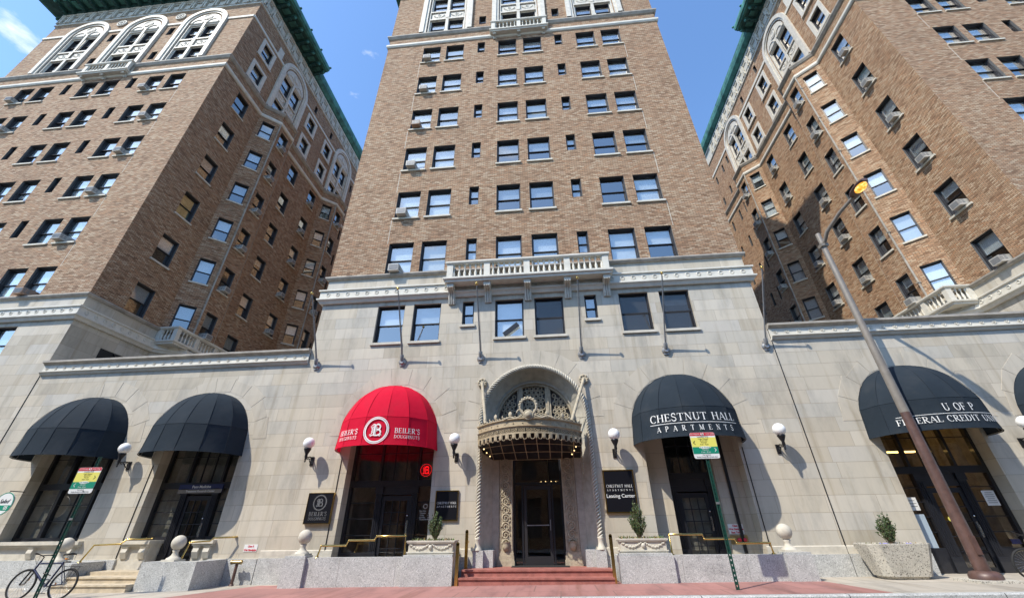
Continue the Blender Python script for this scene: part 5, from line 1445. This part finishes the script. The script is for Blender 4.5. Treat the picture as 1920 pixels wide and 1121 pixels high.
K = MB(); K.box(-15.75, -14.55, -1.2, -1.0, -.05, .74); K.box(-15.75, -14.6, -1.0, -.07, -.05, .75); tag(part('low_wall', K, 'granite'), 'grey granite block with a ball finial behind the blue bicycle', 'wall')
K = MB(); x0, x1 = -14.55, -12.18
for (y, z, zp) in ((-1.55, .26, .02), (-1.15, .41, .26)):
    K.box(x0, x1, y, 0, zp-.05, z-.04); K.box(x0, x1, y-.03, 0, z-.04, z)
K.box(x0, x1, -.6, .4, .36, .50); tag(part('shop_steps', K, 'tan_stone'), 'worn tan stone steps under the second black awning', 'steps')
def finial(x, y, z, w, s=1.0):
    t = thing('ball_finial', 'stone ball finial '+w, 'finial', (x, y, z), 0, 'stone ball finials')
    K = MB(); K.lathe([(.20, .04), (.19, .08), (.13, .11), (.09, .15), (.07, .22), (.10, .27), (.06, .30)], 16); K.box(-.21, .21, -.21, .21, 0, .045); sub('stem', K, 'trim_stone', t)
    K = MB(); K.sphere((0, 0, .47), .195, 12); sub('ball', K, 'trim_stone', t)
finial(-7.62, -.80, .89, 'left of the red awning shop door rail'); finial(6.28, -.75, .89, 'right of the apartments door rail'); finial(-11.50, -1.0, .78, 'on the granite block right of the tan steps'); finial(-15.25, -1.0, .75, 'behind the blue bicycle saddle')
def rail(label, pts, r=.028):
    t = thing('handrail', label, 'handrail', pts[0], 0, 'brass handrails')
    K = MB(); o = Vector(pts[0]); pp = [Vector(p)-o for p in pts]; K.tube(pp, r, 8); 
    for p in pp[1:-1]: K.sphere(tuple(p), r*1.02, 6)
    sub('tube', K, 'brass', t); K = MB(); K.lathe([(.06, 0), (.05, .02), (.03, .03)], 10, 0, tuple(pp[0])); K.lathe([(.06, 0), (.05, .02), (.03, .03)], 10, 0, tuple(pp[-1])); sub('foot', K, 'brass', t)
yr = -.85
rail('stepped brass handrail under the red awning', [(-7.10, yr, .84), (-7.03, yr, 1.13), (-6.27, yr, 1.13), (-6.20, yr, 1.26), (-5.42, yr, 1.26), (-5.36, yr, 1.36), (-4.48, yr, 1.36), (-4.46, yr, .84)])
rail('stepped brass handrail under the apartments awning', [(3.12, yr, .84), (3.12, yr, 1.32), (4.02, yr, 1.32), (4.06, yr, 1.21), (4.86, yr, 1.21), (4.90, yr, 1.10), (5.78, yr, 1.10), (5.80, yr, .84)])
rail('dull brass handrail left of the tan steps beside the blue bicycle', [(-14.75, -.8, .75), (-14.6, -.7, 1.20), (-13.9, -.5, 1.22), (-13.8, -.45, 1.34), (-13.35, -.2, 1.36), (-13.3, -.02, 1.36)], .026)
rail('short dull brass handrail beside the ball finial right of the tan steps', [(-11.35, -.9, .78), (-11.3, -.8, 1.25), (-10.9, -.5, 1.28), (-10.85, -.4, 1.36), (-10.4, -.15, 1.37), (-10.4, -.02, 1.37)], .026)
def post(x, y, z0, z1, label, w=.045):
    K = MB(); K.box(-w, w, -.03, .03, 0, z1-z0-.05); K.tube([(0, -.03, z1-z0-.05), (0, .03, z1-z0-.05)], w, 10); K.box(-w*.7, w*.7, .03, .25, z1-z0-.35, z1-z0-.30)
    t = thing('rail_post', label, 'rail post', (x, y, z0), 0, 'brass posts beside the red steps'); K2 = sub('post', K, 'brass', t)
post(-2.86, -1.05, .17, 1.20, 'shorter brass post at the left foot of the red steps'); post(-2.74, -.35, .5, 1.50, 'taller brass post at the left top of the red steps'); post(1.47, -1.0, .2, 1.36, 'brass post at the right foot of the red steps')

def shrub(parent, x, y, z, h, r, n, seed, name='shrub', lightp=.3):
    rr = random.Random(seed); S = MB(); Lf = MB()
    for k in range(n):
        a = rr.uniform(0, 2*PI); q = rr.random()**.6; hh = h*(1-.55*q)*rr.uniform(.62, 1.12); rx = r*q
        pts = [Vector((x+.15*rx*math.cos(a), y+.15*rx*math.sin(a), z))]
        for i in range(1, 7):
            t = i/6; pts.append(Vector((x+rx*math.cos(a)*t**.8+rr.uniform(-.01, .01), y+rx*math.sin(a)*t**.8+rr.uniform(-.01, .01), z+hh*t)))
        S.tube(pts, [.006]*6+[.002], 4)
        for i in range(int(hh*95)):
            t = rr.uniform(.12, 1)**.8; j = min(5, int(t*6)); p = pts[j].lerp(pts[j+1], t*6-j)
            d = Vector((rr.uniform(-1, 1), rr.uniform(-1, 1), rr.uniform(.1, 1.2))).normalized(); s = d.cross(Vector((rr.uniform(-1,1), rr.uniform(-1,1), .3))).normalized()*.011; l = rr.uniform(.04, .075)
            Lf.face([p-s*.4, p+d*l*.5-s, p+d*l, p+d*l*.5+s], 1 if rr.random() < lightp else 0)
    sub_s = part('stems', S, 'wood_stem', parent); part('leaves', Lf, ['leaf', 'leaf_light'], parent)
def groundplants(parent, x0, x1, y0, y1, z, n, seed, flowers=0):
    rr = random.Random(seed); Lf = MB()
    for k in range(n):
        x, y = rr.uniform(x0, x1), rr.uniform(y0, y1); a = rr.uniform(0, 2*PI); l = rr.uniform(.04, .11); b = Vector((x, y, z)); d = Vector((math.cos(a)*.8, math.sin(a)*.8, rr.uniform(.3, 1))).normalized(); s = d.cross(Vector((0,0,1))).normalized()*.012
        Lf.face([b-s, b+d*l*.6-s, b+d*l, b+d*l*.6+s, b+s], rr.choice([0, 0, 1, 2]))
    for k in range(flowers):
        x, y = rr.choice([-.35, .3])+rr.uniform(-.08, .08)+(x0+x1)/2, rr.uniform(y0, y0+.15); Lf.sphere((x, y, z+.045), .018, 4, 3)
    part('ground_plants', Lf, ['leaf_light', 'leaf', 'dry_leaf', 'flower'], parent)
def urn(label, x0, x1, yc, z, seed):
    cx = (x0+x1)/2; t = thing('planter', label, 'planter', (cx, yc, z), 0, 'carved stone planters beside the steps')
    w = (x1-x0)/2; d = .30; K = MB()
    K.box(cx-w+.04, cx+w-.04, yc-d+.03, yc+d-.03, z, z+.07); K.box(cx-w+.02, cx+w-.02, yc-d+.01, yc+d-.01, z+.07, z+.10); K.box(cx-w+.06, cx+w-.06, yc-d+.05, yc+d-.05, z+.10, z+.31)
    K.box(cx-w+.02, cx+w-.02, yc-d+.01, yc+d-.01, z+.31, z+.335); K.box(cx-w, cx+w, yc-d, yc+d, z+.335, z+.375)
    for s in (-1, 1):
        for i in range(13):
            u = i/12; K.sphere((cx+s*(.06+(w-.18)*u), yc-d+.045, z+.27-.10*math.sin(PI*u)+.01*math.sin(i*3)), .032, 4)
    K.sphere((cx, yc-d+.04, z+.21), .06, 6)
    part('trough', K, 'trim_stone', t)
    K = MB(); K.box(cx-w+.05, cx+w-.05, yc-d+.05, yc+d-.05, z+.34, z+.37+.0); part('soil', K, 'soil', t)
    pl = thing('shrub', 'upright shrub with dry leaves in '+label.replace('carved stone', 'the carved'), 'shrub', (cx, yc, z+.37), 0)
    shrub(pl, cx-.03+(.10 if x0 < 0 else 0), yc, z+.37, .98 if x0 > 0 else .80, .27, 44, seed); groundplants(pl, cx-w+.08, cx+w-.08, yc-d+.06, yc+d-.06, z+.375, 170, seed)
urn('carved stone planter left of the entrance steps', -4.42, -2.99, -.62, .86, 11)
urn('carved stone planter right of the entrance steps', 1.68, 3.06, -.60, .86, 12)
t = thing('concrete_planter', 'tapered exposed aggregate concrete planter left of the street lamp', 'planter', (9.02, -.55, gz(9)))
K = MB(); cx, yc, z0 = 9.0, -.62, gz(9)
def oct_(w, d, c, z): return [(cx-w+c, yc-d, z), (cx+w-c, yc-d, z), (cx+w, yc-d+c, z), (cx+w, yc+d-c, z), (cx+w-c, yc+d, z), (cx-w+c, yc+d, z), (cx-w, yc+d-c, z), (cx-w, yc-d+c, z)]
rows = [oct_(.52, .30, .14, z0), oct_(.55, .33, .14, z0+.06), oct_(.60, .36, .16, z0+.065), oct_(.80, .50, .20, z0+.76), oct_(.80, .50, .20, z0+.79), oct_(.74, .44, .18, z0+.79), oct_(.72, .42, .18, z0+.72)]
K.grid(rows, 0, False, closed=True); K.face(rows[-1], 0); part('tub', K, 'aggregate', t)
pl = thing('shrub', 'small dark green shrub with blue flowers, growing in the concrete planter', 'shrub', (9.0, -.62, z0+.75))
shrub(pl, 9.05, -.62, z0+.74, .92, .26, 40, 21, lightp=.15); groundplants(pl, 8.3, 9.7, -1.0, -.25, z0+.74, 260, 22, 14)

# ------------------------------------------------------------------ standpipe by the wall
t = thing('standpipe', 'short brown standpipe with two outlets standing by the wall below the small white sign', 'standpipe', (-9.95, -.25, gz(-9.95)))
K = MB(); K.tube([(0, 0, 0), (0, 0, .62)], .045, 10); K.lathe([(.07, 0), (.06, .04), (.046, .05)], 12); sub('pipe', K, 'pole_brown', t)
K = MB(); K.tube([(-.14, -.04, .60), (.14, -.04, .60)], .05, 10); K.lathe([(.06, -.02), (.06, .02)], 10, 0, M=Matrix.Translation((-.15, -.04, .60)) @ Matrix.Rotation(PI/2, 4, 'Y')); K.lathe([(.06, -.02), (.06, .02)], 10, 0, M=Matrix.Translation((.15, -.04, .60)) @ Matrix.Rotation(PI/2, 4, 'Y')); sub('outlets', K, 'dull_brass', t)

# ------------------------------------------------------------------ parking sign posts
def parking(label, x, y, ztop, zs, sx, flip=False, lean=0, rz=0, w=.33):
    z0 = gz(x); t = thing('parking_sign', label, 'parking sign', (x, y, z0), rz, 'green parking sign posts')
    H = ztop-z0
    K = MB(); 
    for sx2 in (-1, 1): K.box(sx2*.034-.004, sx2*.034+.004, -.022, .022, 0, H)
    n = int(H/.10)
    for k in range(n):
        K.box(-.030, -.012, -.006, -.002, k*.10, k*.10+.1); K.box(.012, .030, -.006, -.002, k*.10, k*.10+.1); K.box(-.012, .012, -.006, -.002, k*.10, k*.10+.06)
    sub('post', K, 'green_metal', t)
    h = .33; zc = zs-z0; y1 = -.035
    def rr_(w, h, r=.05): 
        o = []
        for cx_, cz_, a in ((w-r, h-r, 0), (-w+r, h-r, 90), (-w+r, -h+r, 180), (w-r, -h+r, 270)): o += [(sx+cx_+r*math.cos(R_(a+q*22.5)), zc+cz_+r*math.sin(R_(a+q*22.5))) for q in range(5)]
        return o
    K = MB(); K.prism(rr_(w, h), y1-.006, y1); panel = sub('panel', K, 'white_paint', t)
    K = MB(); K.prism([(p[0], max(p[1], zc+h-.085)) for p in rr_(w-.004, h-.004)], y1-.008, y1-.006); sub('header', K, 'red_print', t)
    K = MB(); K.box(sx-w+.004, sx+w-.004, y1-.009, y1-.0062, zc-.04, zc+h-.13); sub('yellow_field', K, 'yellow_print', t)
    K = MB(); K.box(sx-w+.004, sx+w-.004, y1-.010, y1-.0064, zc-.21, zc-.04); sub('green_field', K, 'green_print', t)
    K = MB(); K.prism([(sx+.12*c1, zc-.055+.032*s1) for c1, s1 in [(math.cos(2*PI*i/16)*1.3, math.sin(2*PI*i/16)) for i in range(16)]], y1-.012, y1-.0102); sub('badge', K, 'white_paint', t)
    yy = y1-.013
    def tx(s, size, m, dx, dz, **k): link('lettering', text_mesh(s, size, m, extrude=.0005, **k), panel, (sx+dx, yy, zc+dz))
    tx('NO PARKING', .04, 'white_paint', -.19, .285); tx('TOW ZONE', .04, 'white_paint', .2, .285); tx('4 5', .07, 'white_paint', 0, .285, bold=.003)
    tx('Loading Only', .055, 'blue_print', 0, .222); tx('Freight Passenger', .038, 'black_print', 0, .165); tx('30 min limit', .042, 'black_print', 0, .120); tx('Mon-Sun', .042, 'black_print', 0, .072); tx('8 am - 9 pm', .045, 'black_print', 0, .022)
    tx('3 hr Parking', .055, 'green_print', 0, -.055); tx('Mon-Sun', .045, 'white_paint', 0, -.115); tx('8 am - 8 pm', .05, 'white_paint', 0, -.17)
    tx('Pay at kiosk', .042, 'black_print', 0, -.24); tx('Display Receipt on curbside dash', .040, 'black_print', 0, -.29)
    K = MB(); s = -1 if flip else 1
    for (cx_, cz_, sg, mi) in ((sx+s*.25, zc+.07, s, 0), (sx-s*.25, zc-.12, -s, 1)):
        for e in (-1, 1):
            K.face([(cx_-sg*.025, yy, cz_+e*.045), (cx_-sg*.010, yy, cz_+e*.05), (cx_+sg*.035, yy, cz_), (cx_+sg*.015, yy, cz_)], mi)
    sub('arrows', K, ['black_print', 'white_paint'], t)
    K = MB()
    for dz in (.27, -.27): K.lathe([(.014, 0), (.012, .012), (.001, .014)], 8, 0, M=Matrix.Translation((0, yy, zc+dz)) @ Matrix.Rotation(PI/2, 4, 'X'))
    K.box(-.05, .05, -.03, -.022, 1.75, 1.80)
    sub('bolts', K, 'galvanised', t)
    return t
parking('green perforated post with parking sign in front of the apartments doorway, yellow arrow pointing left', 4.08, -2.54, 3.80, 3.38, 0.0, flip=True)
parking('green perforated post with parking sign above the blue bicycle, yellow arrow pointing right', -13.05, -3.15, 3.42, 2.80, -.10, w=.36)

# ------------------------------------------------------------------ street lamp
t = thing('street_lamp', 'tall tapered street lamp with brown lower post and lit amber head on a curved arm', 'street lamp', (10.27, -1.55, gz(10.3)))
z0 = gz(10.3)
K = MB(); K.box(-.47, .47, -.42, .42, -.02, .05); sub('footing', K, 'aggregate', t)
K = MB(); K.lathe([(.32, .05), (.32, .12), (.27, .20), (.20, .22)], 10); K.lathe([(.160, .10), (.140, 1.5), (.122, 4.0)], 20); K.box(-.06, .06, -.175, -.14, .55, .95); sub('lower_post', K, 'pole_brown', t)
K = MB(); K.lathe([(.122, 4.0), (.08, 10.45), (.07, 10.5), (.001, 10.52)], 20); sub('upper_post', K, 'steel_paint', t)
K = MB(); K.tube([(0, -.02, 9.95), (.05, -.4, 10.3), (.20, -1.1, 10.58), (.30, -1.75, 10.68)], [.065, .065, .06, .055], 10); K.box(-.12, .12, -.12, .10, 9.90, 10.02); K.sphere((0, -.1, 9.97), .05, 5); sub('arm', K, 'steel_paint', t)
Mx = Matrix.Translation((.34, -2.05, 10.74)) @ Matrix.Rotation(R_(-6), 4, 'Z') @ Matrix.Rotation(R_(-8), 4, 'X')
K = MB()
prof = [(-.42, .10, .05), (-.30, .17, .09), (-.05, .21, .13), (.15, .20, .14), (.33, .13, .12), (.42, .09, .08)]
rows = []
for (yy, w, h) in prof: rows.append([Mx @ Vector((w*math.cos(2*PI*i/16), yy, .03+(h*math.sin(2*PI*i/16) if math.sin(2*PI*i/16) > 0 else .05*math.sin(2*PI*i/16)))) for i in range(16)])
K.grid(rows, 0, True, closed=True); K.face(rows[0][::-1]); K.face(rows[-1]); sub('head', K, 'pole_brown', t)
K = MB(); rows = []
for k in range(6):
    a = PI/2*k/5; rows.append([Mx @ Vector((.165*math.cos(a)*math.cos(2*PI*i/20), -.12+.24*math.cos(a)*math.sin(2*PI*i/20), -.02-.09*math.sin(a))) for i in range(20)])
K.grid(rows, 0, True, closed=True); sub('lens', K, 'sodium_light', t)

# ------------------------------------------------------------------ bicycles
def bicycle(name, label, frame, tyre_rim, loc, rz, lean, rack=True):
    root = thing(name, label, 'bicycle', loc, 0); root.rotation_euler = (R_(lean), 0, rz)
    R0 = .335; wb = 1.05
    def wheel(x):
        T = MB(); T.torus((x, 0, R0), R0-.022, .025, n=36, k=8); o = sub('wheel', T, 'rubber', root)
        Rr = MB(); Rr.torus((x, 0, R0), R0-.042, .010, n=36, k=6); sub('rim', Rr, tyre_rim, o)
        Sp = MB()
        for k in range(24):
            a = 2*PI*k/24; s = .03*(1 if k % 2 else -1); Sp.tube([(x+.02*math.cos(a+1.2), s, R0+.02*math.sin(a+1.2)), (x+(R0-.045)*math.cos(a), 0, R0+(R0-.045)*math.sin(a))], .0022, 3, caps=False)
        Sp.tube([(x, -.05, R0), (x, .05, R0)], .018, 8); sub('spokes', Sp, 'chrome', o)
    wheel(-wb/2); wheel(wb/2)
    bb = Vector((-.10, 0, .29)); st = Vector((-.24, 0, .78)); ht = Vector((.36, 0, .80)); hb = Vector((.41, 0, .64)); ra = Vector((-wb/2, 0, R0)); fa = Vector((wb/2, 0, R0))
    K = MB(); K.tube([bb, st+Vector((-.01, 0, .03))], .022, 8); K.tube([st, ht-Vector((0, 0, .02))], .021, 8); K.tube([bb, hb], .026, 8); K.tube([hb-Vector((-.01, 0, .03)), ht+Vector((-.01, 0, .05))], .021, 8)
    for s in (-.05, .05):
        K.tube([bb+Vector((0, s*.6, 0)), ra+Vector((0, s, 0))], .010, 6); K.tube([st+Vector((0, s*.4, 0)), ra+Vector((0, s, 0))], .009, 6)
    sub('frame', K, frame, root)
    K = MB()
    for s in (-.055, .055): K.tube([hb+Vector((.015, s, -.02)), hb+Vector((.06, s, -.14)), fa+Vector((0, s, 0))], .019, 8)
    K.tube([hb+Vector((.01, -.06, -.01)), hb+Vector((.01, .06, -.01))], .018, 8); sub('fork', K, 'black_metal', root)
    K = MB(); h0 = ht+Vector((-.02, 0, .12)); K.tube([ht, h0, h0+Vector((.06, 0, .03))], .013, 8)
    K.tube([h0+Vector((.00, -.29, .06)), h0+Vector((.05, -.12, .05)), h0+Vector((.06, 0, .03)), h0+Vector((.05, .12, .05)), h0+Vector((.0, .29, .06))], .012, 8); sub('handlebar', K, 'black_metal', root)
    K = MB()
    for s in (-1, 1): K.tube([h0+Vector((.0, s*.29, .06)), h0+Vector((.02, s*.19, .055))], .017, 8)
    sub('grips', K, 'rubber', root)
    K = MB(); K.tube([st, st+Vector((-.05, 0, .16))], .012, 8); sub('seat_post', K, 'chrome', root)
    K = MB(); sp = st+Vector((-.05, 0, .17)); rows = []
    for (x, w, z) in ((-.13, .07, .03), (-.10, .085, .035), (-.03, .06, .03), (.05, .028, .02), (.13, .020, .02), (.15, .008, .01)):
        rows.append([sp+Vector((x, w*math.cos(2*PI*i/10), z+.02*math.sin(2*PI*i/10))) for i in range(10)])
    K.grid(rows, 0, True, closed=True); K.face(rows[0]); K.face(rows[-1]); sub('saddle', K, 'rubber', root)
    K = MB(); K.torus(tuple(bb+Vector((0, -.05, 0))), .085, .006, n=24, k=5); K.tube([bb+Vector((0, -.07, 0)), bb+Vector((.09, -.08, -.14))], .009, 6); K.tube([bb+Vector((0, .07, 0)), bb+Vector((-.09, .08, .14))], .009, 6)
    K.box(bb.x+.05, bb.x+.14, -.16, -.08, bb.z-.15, bb.z-.13); K.box(bb.x-.14, bb.x-.05, .08, .16, bb.z+.13, bb.z+.15)
    K.tube([bb+Vector((0, -.05, .085)), ra+Vector((0, -.05, .035))], .004, 4); K.tube([bb+Vector((0, -.05, -.085)), ra+Vector((0, -.05, -.035))], .004, 4); K.torus(tuple(ra+Vector((0, -.05, 0))), .035, .006, n=14, k=4); sub('drivetrain', K, 'galvanised', root)
    K = MB()
    K.tube([h0+Vector((.07, -.02, .04)), h0+Vector((.16, -.05, .03)), h0+Vector((.15, -.05, -.12)), hb+Vector((.02, -.03, -.05))], .0035, 4); K.tube([h0+Vector((.07, .02, .04)), h0+Vector((.2, .02, -.02)), h0+Vector((.1, .0, -.15)), st.lerp(ht, .7)], .0035, 4); sub('cables', K, 'black_metal', root)
    if rack:
        K = MB(); zt = R0+.37
        for s in (-.055, .055): K.tube([st+Vector((-.02, s*.5, -.06)), Vector((-wb/2+.1, s, zt)), Vector((-wb/2-.24, s, zt))], .005, 5); K.tube([Vector((-wb/2-.02, s, zt)), ra+Vector((0, s, 0))], .005, 5); K.tube([Vector((-wb/2-.16, s, zt)), ra+Vector((0, s, 0))], .005, 5)
        for k in range(5): K.tube([(-wb/2+.08-.07*k, -.055, zt), (-wb/2+.08-.07*k, .055, zt)], .004, 4)
        sub('rack', K, 'black_metal', root)
        K = MB(); K.box(-.285, -.25, -.03, .03, .86, .89); K.box(.46, .475, -.075, -.062, .42, .52); K.box(-wb/2-.012+.2, -wb/2+.012+.2, -.01, .01, R0-.03, R0+.03); sub('reflector', K, 'orange_plastic', root)
    return root
bicycle('bicycle', 'dark blue bicycle locked to the green sign post at the far left', 'bike_blue', 'galvanised', (-13.20, -3.02, gz(-13.15)), R_(180+6), 6)
bicycle('bicycle', 'bicycle with cream rims cut off by the right edge of the picture', 'bike_cream', 'bike_cream', (11.72, -1.75, gz(11.7)), R_(180-3), -5, rack=False)
# bicycle lock
K = MB(); K.tube([(-13.0, -3.12, .62), (-13.08, -3.20, .66), (-13.2, -3.10, .66), (-13.15, -3.02, .62), (-13.02, -3.05, .60)], .012, 6); tag(part('bicycle_lock', K, 'black_metal'), 'black cable lock around the green post and the blue bicycle frame', 'lock')
# little dark awning at the courtyard door of the left tower
t = thing('courtyard_awning', 'small dark blue awning over a courtyard opening, just above the left parapet', 'awning', (-21.1, 2.75, 8.75))
K = MB(); K.face([(0, -.45, .30), (0, .45, .30), (.30, .45, 0), (.30, -.45, 0)]); K.face([(.30, -.45, 0), (.30, .45, 0), (.30, .45, -.14), (.30, -.45, -.14)]); K.face([(0, -.45, .30), (.30, -.45, 0), (.30, -.45, -.14), (0, -.45, -.14)])
sub('cover', K, 'navy_panel', t)
K = MB(); K.box(-.02, .006, -1.1, .6, -1.6, .32); sub('opening', K, 'dark_room', t)
K = MB(); K.box(.302, .305, -.12, .12, -.10, -.04); sub('lettering', K, 'white_paint', t)
